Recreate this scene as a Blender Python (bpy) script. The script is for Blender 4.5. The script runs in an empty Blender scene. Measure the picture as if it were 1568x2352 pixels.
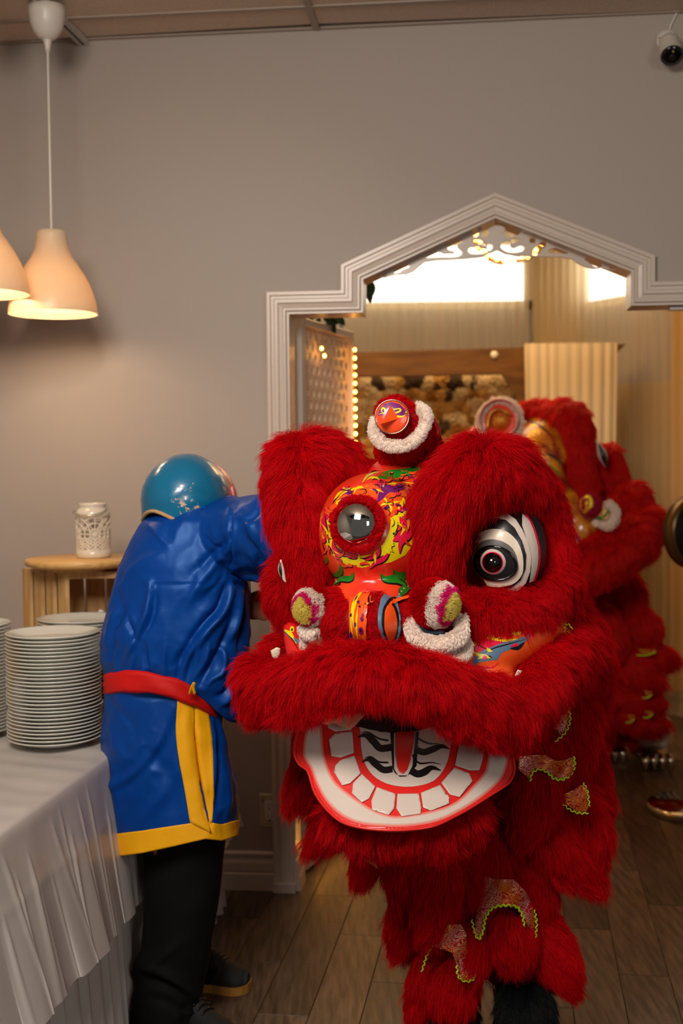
import bpy, bmesh, math, random
import numpy as np
from mathutils import Vector, Matrix, geometry
from mathutils.bvhtree import BVHTree

random.seed(7); RNG = np.random.default_rng(7)
SC = bpy.context.scene
COL = SC.collection

# ------------------------------------------------------------------ camera
F = 2800.0; CX, CY = 784.0, 1176.0
CAM_H = 1.5
PITCH = math.atan(116.0/F); ROLL = 0.011
cp, sp = math.cos(PITCH), math.sin(PITCH)
fwd = Vector((0, cp, -sp)); up0 = Vector((0, sp, cp)); rt0 = Vector((1, 0, 0))
cr, sr = math.cos(ROLL), math.sin(ROLL)
RT = rt0*cr - up0*sr; UP = up0*cr + rt0*sr
CAM = Vector((0, 0, CAM_H))
cd = bpy.data.cameras.new('camera'); cam = bpy.data.objects.new('camera', cd); COL.objects.link(cam)
cd.sensor_fit = 'VERTICAL'; cd.sensor_height = 36.0; cd.sensor_width = 24.0
cd.lens = F*36.0/2352.0
cam.matrix_world = Matrix(((RT.x, UP.x, -fwd.x, 0), (RT.y, UP.y, -fwd.y, 0), (RT.z, UP.z, -fwd.z, CAM_H), (0, 0, 0, 1)))
cd.dof.use_dof = True; cd.dof.focus_distance = 2.62; cd.dof.aperture_fstop = 3.2
cd.clip_start = 0.05
SC.camera = cam

# ------------------------------------------------------------------ world, lights, exposure
w = bpy.data.worlds.new('world'); SC.world = w; w.use_nodes = True
w.node_tree.nodes['Background'].inputs[0].default_value = (0.80, 0.72, 0.66, 1)
w.node_tree.nodes['Background'].inputs[1].default_value = 0.11

def light(name, kind, loc, energy, color, size=1.0, size_y=None, target=None, spot=None, blend=0.6):
    d = bpy.data.lights.new(name, kind); d.energy = energy; d.color = color
    if kind == 'AREA':
        d.size = size
        if size_y: d.shape = 'RECTANGLE'; d.size_y = size_y
    else: d.shadow_soft_size = size
    if kind == 'SPOT': d.spot_size = spot; d.spot_blend = blend
    o = bpy.data.objects.new(name, d); COL.objects.link(o); o.location = loc
    if target is not None:
        o.rotation_euler = (Vector(target)-Vector(loc)).to_track_quat('-Z', 'Y').to_euler()
    return o
light('key_ceiling_light', 'AREA', (-0.7, 0.7, 2.75), 74, (1.0, 0.90, 0.80), 0.9, 0.9, (0.25, 2.5, 0.9))
light('front_window_light', 'AREA', (1.9, -1.2, 2.0), 24, (1.0, 0.95, 0.90), 0.9, 1.2, (0.3, 2.8, 1.0))
light('track_spot_light', 'SPOT', (-0.45, 1.6, 2.85), 52, (1.0, 0.83, 0.67), 0.12, None, (-0.65, 4.2, 1.35), 1.1, 1.0)
light('back_room_light', 'AREA', (0.5, 6.2, 2.85), 34, (1.0, 0.66, 0.32), 1.6, 1.0, (0.5, 6.4, 0))
light('back_room_lamp', 'POINT', (-0.7, 6.0, 2.3), 18, (1.0, 0.62, 0.26), 0.15)

SC.view_settings.view_transform = 'Standard'
SC.view_settings.look = 'None'
SC.view_settings.gamma = 1.0
SC.view_settings.use_curve_mapping = False
SC.view_settings.exposure = 0.0
SC.cycles.use_denoising = True
SC.cycles.max_bounces = 7
SC.cycles.diffuse_bounces = 4
SC.cycles.sample_clamp_indirect = 6.0
SC.cycles.caustics_reflective = False; SC.cycles.caustics_refractive = False

# ------------------------------------------------------------------ helpers
def ray(px, py):
    return fwd + RT*((px-CX)/F) + UP*((CY-py)/F)
def at(px, py, y):
    r = ray(px, py); return CAM + r*(y/r.y)
def atz(px, py, z):
    r = ray(px, py); return CAM + r*((z-CAM_H)/r.z)
def project(P):
    P = np.asarray(P, float)-np.array(CAM)
    d = P@np.array(fwd); return CX+F*(P@np.array(RT))/d, CY-F*(P@np.array(UP))/d
def mpp(y): return y/F                      # metres per pixel at a depth

PSI = 0.10
Un = Vector((1, -PSI, 0)).normalized(); Nn = Vector((-PSI, -1, 0)).normalized(); WO = Vector((0, 4.2, 0))
def W(u, v, n=0.0): return WO + Un*u + Vector((0, 0, v)) + Nn*n
def wuv(px, py, n=0.0):
    r = ray(px, py); o = WO+Nn*n
    t = (o-CAM).dot(Nn)/r.dot(Nn); p = CAM+r*t; q = p-WO
    return (q.dot(Un), p.z)

def lin(c):
    def f(x):
        x /= 255.0
        return x/12.92 if x <= 0.04045 else ((x+0.055)/1.055)**2.4
    return (f(c[0]), f(c[1]), f(c[2]), 1)

MATS = {}
def mat(name, rgb, rough=0.5, metal=0.0, spec=0.5, emit=None, noise=None, bump=None, sheen=0.0, coat=0.0, trans=0.0, obj_var=0.0, sss=0.0):
    """rgb in sRGB 0-255; noise=(scale, rgb2, detail, stretch); bump=(scale, strength)"""
    m = bpy.data.materials.new(name); m.use_nodes = True; nt = m.node_tree; b = nt.nodes['Principled BSDF']
    b.inputs['Base Color'].default_value = lin(rgb); b.inputs['Roughness'].default_value = rough
    b.inputs['Metallic'].default_value = metal; b.inputs['Specular IOR Level'].default_value = spec
    if sheen: b.inputs['Sheen Weight'].default_value = sheen
    if coat: b.inputs['Coat Weight'].default_value = coat; b.inputs['Coat Roughness'].default_value = 0.12
    if emit: b.inputs['Emission Color'].default_value = lin(emit[0]); b.inputs['Emission Strength'].default_value = emit[1]
    if sss: b.inputs['Subsurface Weight'].default_value = sss; b.inputs['Subsurface Radius'].default_value = (0.02, 0.01, 0.008)
    tc = nt.nodes.new('ShaderNodeTexCoord')
    col = None
    if noise:
        sc, c2, det, st = (list(noise)+[4, (1, 1, 1)])[:4] if len(noise) < 4 else noise
        mp = nt.nodes.new('ShaderNodeMapping'); mp.inputs['Scale'].default_value = st
        nz = nt.nodes.new('ShaderNodeTexNoise'); nz.inputs['Scale'].default_value = sc; nz.inputs['Detail'].default_value = det
        rp = nt.nodes.new('ShaderNodeValToRGB'); rp.color_ramp.elements[0].color = lin(rgb); rp.color_ramp.elements[1].color = lin(c2)
        rp.color_ramp.elements[0].position = 0.35; rp.color_ramp.elements[1].position = 0.68
        nt.links.new(tc.outputs['Object'], mp.inputs[0]); nt.links.new(mp.outputs[0], nz.inputs['Vector'])
        nt.links.new(nz.outputs[0], rp.inputs[0]); col = rp.outputs[0]
    if obj_var:
        oi = nt.nodes.new('ShaderNodeObjectInfo'); hs = nt.nodes.new('ShaderNodeHueSaturation')
        mr = nt.nodes.new('ShaderNodeMapRange'); mr.inputs[3].default_value = 1-obj_var; mr.inputs[4].default_value = 1+obj_var
        nt.links.new(oi.outputs['Random'], mr.inputs[0]); nt.links.new(mr.outputs[0], hs.inputs['Value'])
        if col is None: hs.inputs['Color'].default_value = lin(rgb)
        else: nt.links.new(col, hs.inputs['Color'])
        col = hs.outputs[0]
    if col is not None: nt.links.new(col, b.inputs['Base Color'])
    if bump:
        n2 = nt.nodes.new('ShaderNodeTexNoise'); n2.inputs['Scale'].default_value = bump[0]; n2.inputs['Detail'].default_value = 5
        bp = nt.nodes.new('ShaderNodeBump'); bp.inputs['Strength'].default_value = bump[1]; bp.inputs['Distance'].default_value = 0.01
        nt.links.new(tc.outputs['Object'], n2.inputs['Vector']); nt.links.new(n2.outputs[0], bp.inputs['Height']); nt.links.new(bp.outputs[0], b.inputs['Normal'])
    if trans:
        tr = nt.nodes.new('ShaderNodeBsdfTranslucent'); tr.inputs[0].default_value = lin(rgb)
        mx = nt.nodes.new('ShaderNodeMixShader'); mx.inputs[0].default_value = trans
        out = nt.nodes['Material Output']
        nt.links.new(b.outputs[0], mx.inputs[1]); nt.links.new(tr.outputs[0], mx.inputs[2]); nt.links.new(mx.outputs[0], out.inputs[0])
    MATS[name] = m
    return m

def wloc(o):
    v = Vector((0, 0, 0))
    while o is not None: v = v+o.location; o = o.parent
    return v
def tag(o, label=None, cat=None, group=None, kind=None):
    if label: o['label'] = label
    if cat: o['category'] = cat
    if group: o['group'] = group
    if kind: o['kind'] = kind
    return o
def thing(name, loc, label, cat, group=None):
    o = bpy.data.objects.new(name, None); COL.objects.link(o); o.location = loc; o.empty_display_size = 0.1
    return tag(o, label, cat, group)
def mk(name, V, Fc, m, parent=None, smooth=True, origin=None):
    """mesh object from world-space vertices"""
    V = np.asarray([tuple(v) for v in V], float) if not isinstance(V, np.ndarray) else V.astype(float)
    if parent is not None: base = np.array(wloc(parent))
    elif origin is not None: base = np.array(origin, float)
    else:
        base = np.array([(V[:, 0].min()+V[:, 0].max())/2, (V[:, 1].min()+V[:, 1].max())/2, V[:, 2].min()])
    me = bpy.data.meshes.new(name)
    me.from_pydata((V-base).tolist(), [], [tuple(int(i) for i in f) for f in Fc]); me.update()
    if smooth: me.polygons.foreach_set('use_smooth', [True]*len(me.polygons))
    if m is not None: me.materials.append(m)
    o = bpy.data.objects.new(name, me); COL.objects.link(o)
    if parent is not None: o.parent = parent
    else: o.location = base
    return o
def join(parts):
    V = []; Fc = []; k = 0
    for v, f in parts:
        v = np.asarray([tuple(a) for a in v], float) if not isinstance(v, np.ndarray) else v
        V.append(v); Fc += [tuple(i+k for i in q) for q in f]; k += len(v)
    return np.vstack(V), Fc
def box(x0, x1, y0, y1, z0, z1):
    V = [(x, y, z) for z in (z0, z1) for y in (y0, y1) for x in (x0, x1)]
    return np.array(V, float), [(0, 2, 3, 1), (4, 5, 7, 6), (0, 1, 5, 4), (2, 6, 7, 3), (0, 4, 6, 2), (1, 3, 7, 5)]
def fbox(fr, u0, u1, v0, v1, n0, n1):
    """box in a (u, v, n) frame function"""
    V, Fc = box(u0, u1, n0, n1, v0, v1)
    return np.array([tuple(fr(a[0], a[2], a[1])) for a in V]), Fc
def cbox(fr, u0, u1, v0, v1, n0, n1, b=0.003):
    """box with small chamfers on the front edges (16 verts)"""
    V = []; 
    for (du, n) in ((0, n0), (0, n1-b), (b, n1)):
        for (u, v) in ((u0+du, v0+du), (u1-du, v0+du), (u1-du, v1-du), (u0+du, v1-du)): V.append(tuple(fr(u, v, n)))
    Fc = [(3, 2, 1, 0), (8, 9, 10, 11)]
    for r in (0, 4):
        for k in range(4): Fc.append((r+k, r+(k+1) % 4, r+4+(k+1) % 4, r+4+k))
    return np.array(V), Fc
def revolve(prof, c, seg=48, axis=None, closed=False):
    """prof: (r, h) list; c: centre; axis: Vector up"""
    axis = Vector(axis or (0, 0, 1)).normalized()
    a = axis.orthogonal().normalized() if abs(axis.z) < 0.999 else Vector((1, 0, 0)); b = axis.cross(a)
    V = []; Fc = []
    for r, h in prof:
        for k in range(seg):
            t = 2*math.pi*k/seg; V.append(Vector(c)+axis*h+(a*math.cos(t)+b*math.sin(t))*max(r, 1e-5))
    for i in range(len(prof)-1):
        for k in range(seg):
            Fc.append((i*seg+k, i*seg+(k+1) % seg, (i+1)*seg+(k+1) % seg, (i+1)*seg+k))
    return np.array([tuple(v) for v in V]), Fc
def catmull(P, n):
    P = [np.asarray(p, float) for p in P]
    if len(P) < 3:
        return [P[0]+(P[-1]-P[0])*t for t in np.linspace(0, 1, n)]
    Q = [2*P[0]-P[1]]+P+[2*P[-1]-P[-2]]; out = []
    for s in np.linspace(0, len(P)-1, n):
        i = min(int(s), len(P)-2); t = s-i; a, b, c, d = Q[i:i+4]
        out.append(0.5*((2*b)+(-a+c)*t+(2*a-5*b+4*c-d)*t*t+(-a+3*b-3*c+d)*t**3))
    return out
def tube(P, R, seg=12, n=None, caps=True, flat=1.0, up=None):
    """swept tube, P world points, R radii (list or number)"""
    P = [np.asarray(tuple(p), float) for p in P]
    R = [float(R)]*len(P) if not hasattr(R, '__len__') else list(R)
    if n:
        PR = catmull([np.append(p, r) for p, r in zip(P, R)], n); P = [q[:3] for q in PR]; R = [max(q[3], 1e-4) for q in PR]
    P = np.array(P); T = np.gradient(P, axis=0); T /= np.linalg.norm(T, axis=1)[:, None]+1e-12
    ref = np.array(up if up is not None else ((0, 0, 1.0) if abs(T[0][2]) < 0.9 else (1.0, 0, 0)), float)
    a = ref-T[0]*(ref@T[0]); a /= np.linalg.norm(a)
    V = []; Fc = []; N = len(P)
    for i in range(N):
        a = a-T[i]*(a@T[i]); a /= np.linalg.norm(a)+1e-12; b = np.cross(T[i], a)
        for k in range(seg):
            t = 2*math.pi*k/seg; V.append(P[i]+R[i]*(a*math.cos(t)*flat+b*math.sin(t)))
    for i in range(N-1):
        for k in range(seg): Fc.append((i*seg+k, i*seg+(k+1) % seg, (i+1)*seg+(k+1) % seg, (i+1)*seg+k))
    if caps:
        for i, sgn in ((0, -1), (N-1, 1)):
            # rounded cap: one inner ring and a tip
            base = i*seg; k0 = len(V); c = P[i]; tdir = T[i]*sgn*R[i]
            for k in range(seg): V.append(c+(V[base+k]-c)*0.7+tdir*0.7)
            V.append(c+tdir); tip = len(V)-1
            for k in range(seg):
                q = (base+k, base+(k+1) % seg, k0+(k+1) % seg, k0+k); Fc.append(q if sgn > 0 else q[::-1])
                t3 = (k0+k, k0+(k+1) % seg, tip); Fc.append(t3 if sgn > 0 else t3[::-1])
    return np.array(V), Fc
def ellipsoid(c, rx, ry, rz, seg=24, rings=14, rot=None):
    V = []; Fc = []
    M = rot or Matrix.Identity(3)
    for i in range(rings+1):
        ph = math.pi*i/rings
        for k in range(seg):
            t = 2*math.pi*k/seg
            v = M@Vector((rx*math.sin(ph)*math.cos(t), ry*math.sin(ph)*math.sin(t), rz*math.cos(ph))); V.append(Vector(c)+v)
    for i in range(rings):
        for k in range(seg): Fc.append((i*seg+k, (i+1)*seg+k, (i+1)*seg+(k+1) % seg, i*seg+(k+1) % seg))
    return np.array([tuple(v) for v in V]), Fc
def blob(px, py, y, rx, ry=None, rd=None, rot=0.0):
    """ellipsoid given by its pixel centre, depth, radii in pixels and depth radius in metres"""
    ry = ry or rx; s = mpp(y); rd = rd if rd else rx*s
    M = Matrix.Rotation(math.radians(rot), 3, 'Y')
    return ellipsoid(at(px, py, y), rx*s, rd, ry*s, rot=M)
def ptube(pts, seg=14, n=20):
    """tube through (px, py, depth, radius px)"""
    return tube([at(p[0], p[1], p[2]) for p in pts], [p[3]*mpp(p[2]) for p in pts], seg, n)
def mod(o, kind, **kw):
    m = o.modifiers.new(kind.lower(), kind)
    for k, v in kw.items(): setattr(m, k, v)
    return m
def bake(o):
    dg = bpy.context.evaluated_depsgraph_get(); e = o.evaluated_get(dg)
    me = bpy.data.meshes.new_from_object(e); old = o.data; o.modifiers.clear(); o.data = me
    bpy.data.meshes.remove(old); me.name = o.name
    return o
def remesh(name, parts, voxel, m, parent=None, smooth=8, origin=None):
    V, Fc = join(parts); o = mk(name, V, Fc, m, parent, origin=origin)
    mod(o, 'REMESH', mode='VOXEL', voxel_size=voxel, use_smooth_shade=True)
    if smooth: mod(o, 'SMOOTH', iterations=smooth, factor=0.5)
    bpy.context.view_layer.update()
    bake(o)
    if not o.data.materials: o.data.materials.append(m)
    return o
def arrays(o):
    """world-space verts, loop triangles"""
    me = o.data; n = len(me.vertices); co = np.empty(n*3); me.vertices.foreach_get('co', co)
    co = co.reshape(-1, 3)+np.array(wloc(o)); me.calc_loop_triangles(); k = len(me.loop_triangles)
    t = np.empty(k*3, np.int32); me.loop_triangles.foreach_get('vertices', t)
    return co, t.reshape(-1, 3)
def bvh(objs):
    if not isinstance(objs, (list, tuple)): objs = [objs]
    V, Fc = join([(arrays(o)[0], arrays(o)[1].tolist()) for o in objs])
    return BVHTree.FromPolygons([tuple(v) for v in V], Fc)
def wob(P, scale, seed=0, octs=3):
    """cheap smooth noise from summed sines, about -1..1"""
    r = np.random.default_rng(seed); P = np.asarray(P, float); out = np.zeros(len(P)); a = 1.0; tot = 0
    for o_ in range(octs):
        for k in range(4):
            d = r.normal(size=3); d /= np.linalg.norm(d); out += a*np.sin((P@d)*scale*(2**o_)*(0.7+0.6*r.random())*6.283+r.random()*6.283)
            tot += a
        a *= 0.5
    return out/tot*1.8

def fur(name, parent, srcs, n, length, mt, comb=(0, 0, -1), amt=0.9, nrm=0.8, grav=0.15, radius=0.00050, clump=14, spread=0.006, pts=5, seed=1, keep=0.35, mask=None, curl=0.15, lenvar=0.35):
    """a coat of hair strands standing on the given meshes"""
    r = np.random.default_rng(seed)
    if not isinstance(srcs, (list, tuple)): srcs = [srcs]
    V, T = join([(arrays(o)[0], arrays(o)[1].tolist()) for o in srcs]); T = np.array(T)
    A, B, C = V[T[:, 0]], V[T[:, 1]], V[T[:, 2]]
    N = np.cross(B-A, C-A); ar = np.linalg.norm(N, axis=1); N = N/(ar[:, None]+1e-12)
    mid = (A+B+C)/3; view = np.array(CAM)-mid; view /= np.linalg.norm(view, axis=1)[:, None]
    wgt = ar*np.where((N*view).sum(1) < -0.25, keep, 1.0)
    if mask is not None: wgt = wgt*mask(mid, N)
    nc = max(4, n//clump); pick = r.choice(len(T), nc, p=wgt/wgt.sum())
    u = np.sqrt(r.random(nc)); v = r.random(nc)
    C0 = A[pick]*(1-u)[:, None]+B[pick]*(u*(1-v))[:, None]+C[pick]*(u*v)[:, None]; CN = N[pick]
    cmb = comb(C0, CN) if callable(comb) else np.tile(np.array(comb, float), (nc, 1))
    cmb = cmb/(np.linalg.norm(cmb, axis=1)[:, None]+1e-9)
    # wavy change of the combing direction
    cmb = cmb+0.35*np.stack([wob(C0, 9, seed+1), wob(C0, 9, seed+2), wob(C0, 9, seed+3)], 1)+0.30*r.normal(size=(nc, 3))*0.6
    tan = cmb-CN*(cmb*CN).sum(1)[:, None]
    cl = length*(1+lenvar*(r.random(nc)-0.5)*1.4+0.25*wob(C0, 14, seed+5))
    k = clump; tot = nc*k
    root = np.repeat(C0, k, 0); nn = np.repeat(CN, k, 0); tn = np.repeat(tan, k, 0); L = np.repeat(cl, k)*(0.8+0.35*r.random(tot))
    off = r.normal(size=(tot, 3))*spread; off -= nn*(off*nn).sum(1)[:, None]; root = root+off-nn*0.003
    P = np.empty((tot, pts, 3)); P[:, 0] = root
    ts = np.linspace(0, 1, pts); cx = r.normal(size=(tot, 3))*curl*0.45
    for i in range(1, pts):
        t = ts[i]
        d = nn*(nrm*(1-t)+0.12)+tn*(amt*(0.35+0.9*t))+np.array([0, 0, -grav*t*2])+cx*t
        d /= np.linalg.norm(d, axis=1)[:, None]+1e-9
        P[:, i] = P[:, i-1]+d*(L/(pts-1))[:, None]
        P[:, i] -= off*0.16*(i/(pts-1))            # tuft closes towards its tip
    base = np.array(wloc(parent)); P -= base
    cu = bpy.data.hair_curves.new(name); cu.add_curves([pts]*tot)
    cu.attributes['position'].data.foreach_set('vector', P.reshape(-1).astype(np.float32))
    rad = np.tile(radius*np.array([1.0-0.85*t**1.5 for t in ts]), tot).astype(np.float32)
    ra = cu.attributes.get('radius') or cu.attributes.new('radius', 'FLOAT', 'POINT'); ra.data.foreach_set('value', rad)
    va = cu.attributes.new('tint', 'FLOAT', 'CURVE'); tv = np.repeat(r.random(nc), k)*0.7+0.3*r.random(tot); va.data.foreach_set('value', tv.astype(np.float32))
    cu.materials.append(mt)
    o = bpy.data.objects.new(name, cu); COL.objects.link(o); o.parent = parent; o['kind'] = 'stuff'
    return o
def furmat(name, c1, c2, rough=0.55, spec=0.25, trans=0.25):
    m = bpy.data.materials.new(name); m.use_nodes = True; nt = m.node_tree; b = nt.nodes['Principled BSDF']
    at_ = nt.nodes.new('ShaderNodeAttribute'); at_.attribute_name = 'tint'
    rp = nt.nodes.new('ShaderNodeValToRGB'); rp.color_ramp.elements[0].color = lin(c1); rp.color_ramp.elements[1].color = lin(c2)
    nt.links.new(at_.outputs['Fac'], rp.inputs[0]); nt.links.new(rp.outputs[0], b.inputs['Base Color'])
    b.inputs['Roughness'].default_value = rough; b.inputs['Specular IOR Level'].default_value = spec
    tr = nt.nodes.new('ShaderNodeBsdfTranslucent'); nt.links.new(rp.outputs[0], tr.inputs[0])
    mx = nt.nodes.new('ShaderNodeMixShader'); mx.inputs[0].default_value = trans
    nt.links.new(b.outputs[0], mx.inputs[1]); nt.links.new(tr.outputs[0], mx.inputs[2]); nt.links.new(mx.outputs[0], nt.nodes['Material Output'].inputs[0])
    return m

def tri2d(poly, step=None):
    """constrained triangulation of a 2-D polygon with inner grid points"""
    poly = [Vector((float(p[0]), float(p[1]))) for p in poly]; n = len(poly)
    pts = list(poly)
    if step:
        xs = [p.x for p in poly]; ys = [p.y for p in poly]
        y = min(ys)+step*0.5; row = 0
        while y < max(ys):
            x = min(xs)+step*(0.5 if row % 2 else 0.0)
            while x < max(xs):
                pts.append(Vector((x, y))); x += step
            y += step*0.87; row += 1
    res = geometry.delaunay_2d_cdt(pts, [], [list(range(n))], 1, 1e-5)
    used = sorted({i for f in res[2] for i in f}); mp_ = {i: k for k, i in enumerate(used)}
    return [res[0][i] for i in used], [tuple(mp_[i] for i in f) for f in res[2]]
def densify(poly, step, closed=True):
    out = []; n = len(poly)
    for i in range(n if closed else n-1):
        a = np.array(poly[i], float); b = np.array(poly[(i+1) % n], float); k = max(1, int(np.linalg.norm(b-a)/step))
        for j in range(k): out.append(tuple(a+(b-a)*j/k))
    if not closed: out.append(tuple(poly[-1]))
    return out
def onto(tree, px, py, off, fallback=None):
    d = ray(px, py).normalized(); h = tree.ray_cast(CAM, d)
    if h[0] is None:
        h = tree.find_nearest(CAM+d*(fallback or 2.7))
    nrm = h[1] if h[1].dot(d) < 0 else -h[1]
    return h[0]+nrm*off*0.6-d*off*0.4
class Strip(list): pass
def decal_geo(tree, poly, off=0.0012, step=8, fb=None, smooth_poly=True):
    """one painted patch: an outline laid onto the surface it belongs to"""
    if isinstance(poly, Strip):
        n = len(poly)//2; A = np.array(poly[:n]); B = np.array(poly[n:][::-1]); m = 2+int(np.max(np.linalg.norm(A-B, axis=1))/step)
        V = [tuple(onto(tree, *(A[i]+(B[i]-A[i])*j/(m-1)), off, fb)) for i in range(n) for j in range(m)]
        return np.array(V), [(i*m+j, i*m+j+1, (i+1)*m+j+1, (i+1)*m+j) for i in range(n-1) for j in range(m-1)]
    try:
        pv, pf = tri2d(densify(poly, step), step)
    except Exception: return None
    if not pf: return None
    return np.array([tuple(onto(tree, p.x, p.y, off, fb)) for p in pv]), pf
def strip2(L, R, n=30):
    A = catmull([np.array(p, float) for p in L], n); B = catmull([np.array(p, float) for p in R], n)
    return Strip([tuple(p) for p in A]+[tuple(p) for p in B[::-1]])
def shrink(poly, d):
    Q = np.array(densify(poly, 10)); T = np.roll(Q, -1, 0)-np.roll(Q, 1, 0); T /= np.linalg.norm(T, axis=1)[:, None]+1e-9
    Nn_ = np.stack([-T[:, 1], T[:, 0]], 1); area = 0.5*np.sum(Q[:, 0]*np.roll(Q[:, 1], -1)-np.roll(Q[:, 0], -1)*Q[:, 1])
    return [tuple(p) for p in Q+Nn_*d*(1 if area > 0 else -1)]
def decals(name, tree, polys, m, parent, off=0.0012, step=8, fb=None, thick=0.0):
    g = [decal_geo(tree, p, off, step, fb) for p in polys]; g = [x for x in g if x]
    if not g: return None
    many = len(g) > 12; o = None
    for part in ([join(g)] if many else g):
        o = mk(name, part[0], part[1], m, parent)
        if many: o['kind'] = 'stuff'
        if thick: mod(o, 'SOLIDIFY', thickness=thick, offset=0)
    return o
def stroke(P, wid, n=None, taper=(1, 1)):
    """closed polygon around a smooth brush stroke; wid = full width in px, taper at both ends"""
    n = n or max(8, len(P)*6); Q = np.array(catmull([np.array(p, float) for p in P], n)); T = np.gradient(Q, axis=0)
    T /= np.linalg.norm(T, axis=1)[:, None]+1e-9; Nm = np.stack([-T[:, 1], T[:, 0]], 1); s = np.linspace(0, 1, n)
    a = np.ones(n)
    if taper[0]: a *= np.minimum(1, (s/0.45)**0.8+0.04)
    if taper[1]: a *= np.minimum(1, ((1-s)/0.45)**0.8+0.04)
    h = wid/2*a
    L = Q+Nm*h[:, None]; R_ = Q-Nm*h[:, None]
    return Strip([tuple(p) for p in L]+[tuple(p) for p in R_[::-1]])
def oval(cx_, cy_, rx, ry, rot=0, n=28):
    c, s = math.cos(math.radians(rot)), math.sin(math.radians(rot)); out = []
    for k in range(n):
        t = 2*math.pi*k/n; x, y = rx*math.cos(t), ry*math.sin(t); out.append((cx_+x*c-y*s, cy_+x*s+y*c))
    return out
def spline_closed(P, n):
    P = [np.array(p, float) for p in P]; Q = catmull([P[-1]]+P+[P[0], P[1]], (len(P)+2)*8+1)
    # keep one turn
    Q = Q[8:8+len(P)*8]
    idx = np.linspace(0, len(Q)-1, n).astype(int)
    return [tuple(Q[i]) for i in idx]
# ------------------------------------------------------------------ materials
M_wall = mat('wall_paint', (171, 159, 149), 0.6, bump=(60, 0.05))
M_trim = mat('trim_paint', (205, 190, 176), 0.3, bump=(30, 0.04))
M_ceil = mat('ceiling_tile_board', (226, 206, 186), 0.9, noise=(220, (204, 184, 166), 6, (1, 1, 1)), bump=(220, 0.25))
M_grid = mat('ceiling_grid_metal', (168, 152, 136), 0.5)
M_void = mat('ceiling_void', (12, 10, 8), 0.9)
M_plank = mat('vinyl_plank', (56, 42, 32), 0.42, noise=(6, (106, 85, 67), 10, (9, 1, 1)), bump=(30, 0.08), obj_var=0.42)
M_joint = mat('plank_joint', (34, 25, 19), 0.8)
M_backwall = mat('back_wall_paint', (196, 178, 142), 0.7)
M_white = mat('white_plastic', (222, 214, 202), 0.35)
M_metalw = mat('white_metal', (200, 194, 186), 0.35)
M_black = mat('black_plastic', (14, 13, 13), 0.35)
M_blackglass = mat('black_glass', (6, 6, 7), 0.08, coat=0.5)
M_chrome = mat('chrome', (190, 180, 165), 0.12, metal=1.0)
M_porc = mat('porcelain', (214, 214, 204), 0.16, coat=0.6)
M_woodlt = mat('pine_wood', (214, 172, 112), 0.55, noise=(7, (186, 140, 84), 6, (9, 9, 1)), bump=(40, 0.1))
M_woodbd = mat('bamboo_board', (226, 180, 112), 0.4, noise=(9, (200, 150, 88), 5, (1, 12, 12)))
M_beam = mat('dark_stained_wood', (116, 76, 28), 0.5, noise=(4, (84, 52, 16), 6, (1, 6, 6)))
M_plate_box = mat('almond_plastic', (196, 180, 150), 0.4)

# ------------------------------------------------------------------ structure
# floor: base slab and planks
PD = Vector((0.145, 1, 0)).normalized(); PA = Vector((1, -0.145, 0)).normalized()
floor = mk('floor', *box(-2.6, 4.2, 1.2, 9.0, -0.06, -0.006), M_joint, smooth=False, origin=(0, 0, 0)); tag(floor, kind='structure')
PW, PL = 0.142, 0.915
pm = None; cnt = 0
for i in range(-15, 28):
    offs = ((i*0.37) % 1.0)*PL
    for j in range(0, 9):
        a0 = i*PW; l0 = 1.5+j*PL-offs
        c = PA*(a0+PW/2)+PD*(l0+PL/2)
        # keep planks that the view could show
        vis = False
        for (sa, sl) in ((0, 0), (1, 0), (0, 1), (1, 1), (.5, .5)):
            q = PA*(a0+PW*sa)+PD*(l0+PL*sl)
            if q.y > 2.0:
                X = CX+F*q.x/q.y
                if -120 < X < 1720 and 2.5 < q.y < 8.6: vis = True
        if not vis: continue
        if pm is None:
            V, Fc = cbox(lambda u, v, n: PA*u+PD*v+Vector((0, 0, n)), -PW/2+.0008, PW/2-.0008, -PL/2+.0008, PL/2-.0008, -0.006, 0.0, 0.0012)
            o = mk('floor_plank', V, Fc, M_plank, None, smooth=False, origin=(0, 0, 0)); pm = o.data
        else:
            o = bpy.data.objects.new('floor_plank', pm); COL.objects.link(o)
        o.parent = floor; o.location = c; cnt += 1
print('planks', cnt)

# doorway outline in wall coordinates, from the outer edge of the casing
DO = [wuv(612, 2060), wuv(612, 671), wuv(782, 667), wuv(782, 609), wuv(1136, 444), wuv(1503, 588), wuv(1503, 648), wuv(1668, 644), wuv(1672, 2060)]
DO[0] = (DO[1][0], 0.0); DO[-1] = (DO[-2][0], 0.0)
CW = 0.078   # casing width
def inset(path, d):
    out = []
    n = len(path)
    for i in range(n):
        p = Vector(path[i]); 
        def nrm(a, b):
            t = (Vector(b)-Vector(a)).normalized(); return Vector((t.y, -t.x))
        if i == 0: q = p+nrm(path[0], path[1])*d
        elif i == n-1: q = p+nrm(path[-2], path[-1])*d
        else:
            n1 = nrm(path[i-1], path[i]); n2 = nrm(path[i], path[i+1]); b = (n1+n2).normalized(); q = p+b*(d/max(0.25, b.dot(n1)))
        out.append((q.x, q.y))
    return out
DI = inset(DO, CW)
HOLE = inset(DO, CW-0.012)
TH = 0.12
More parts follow.
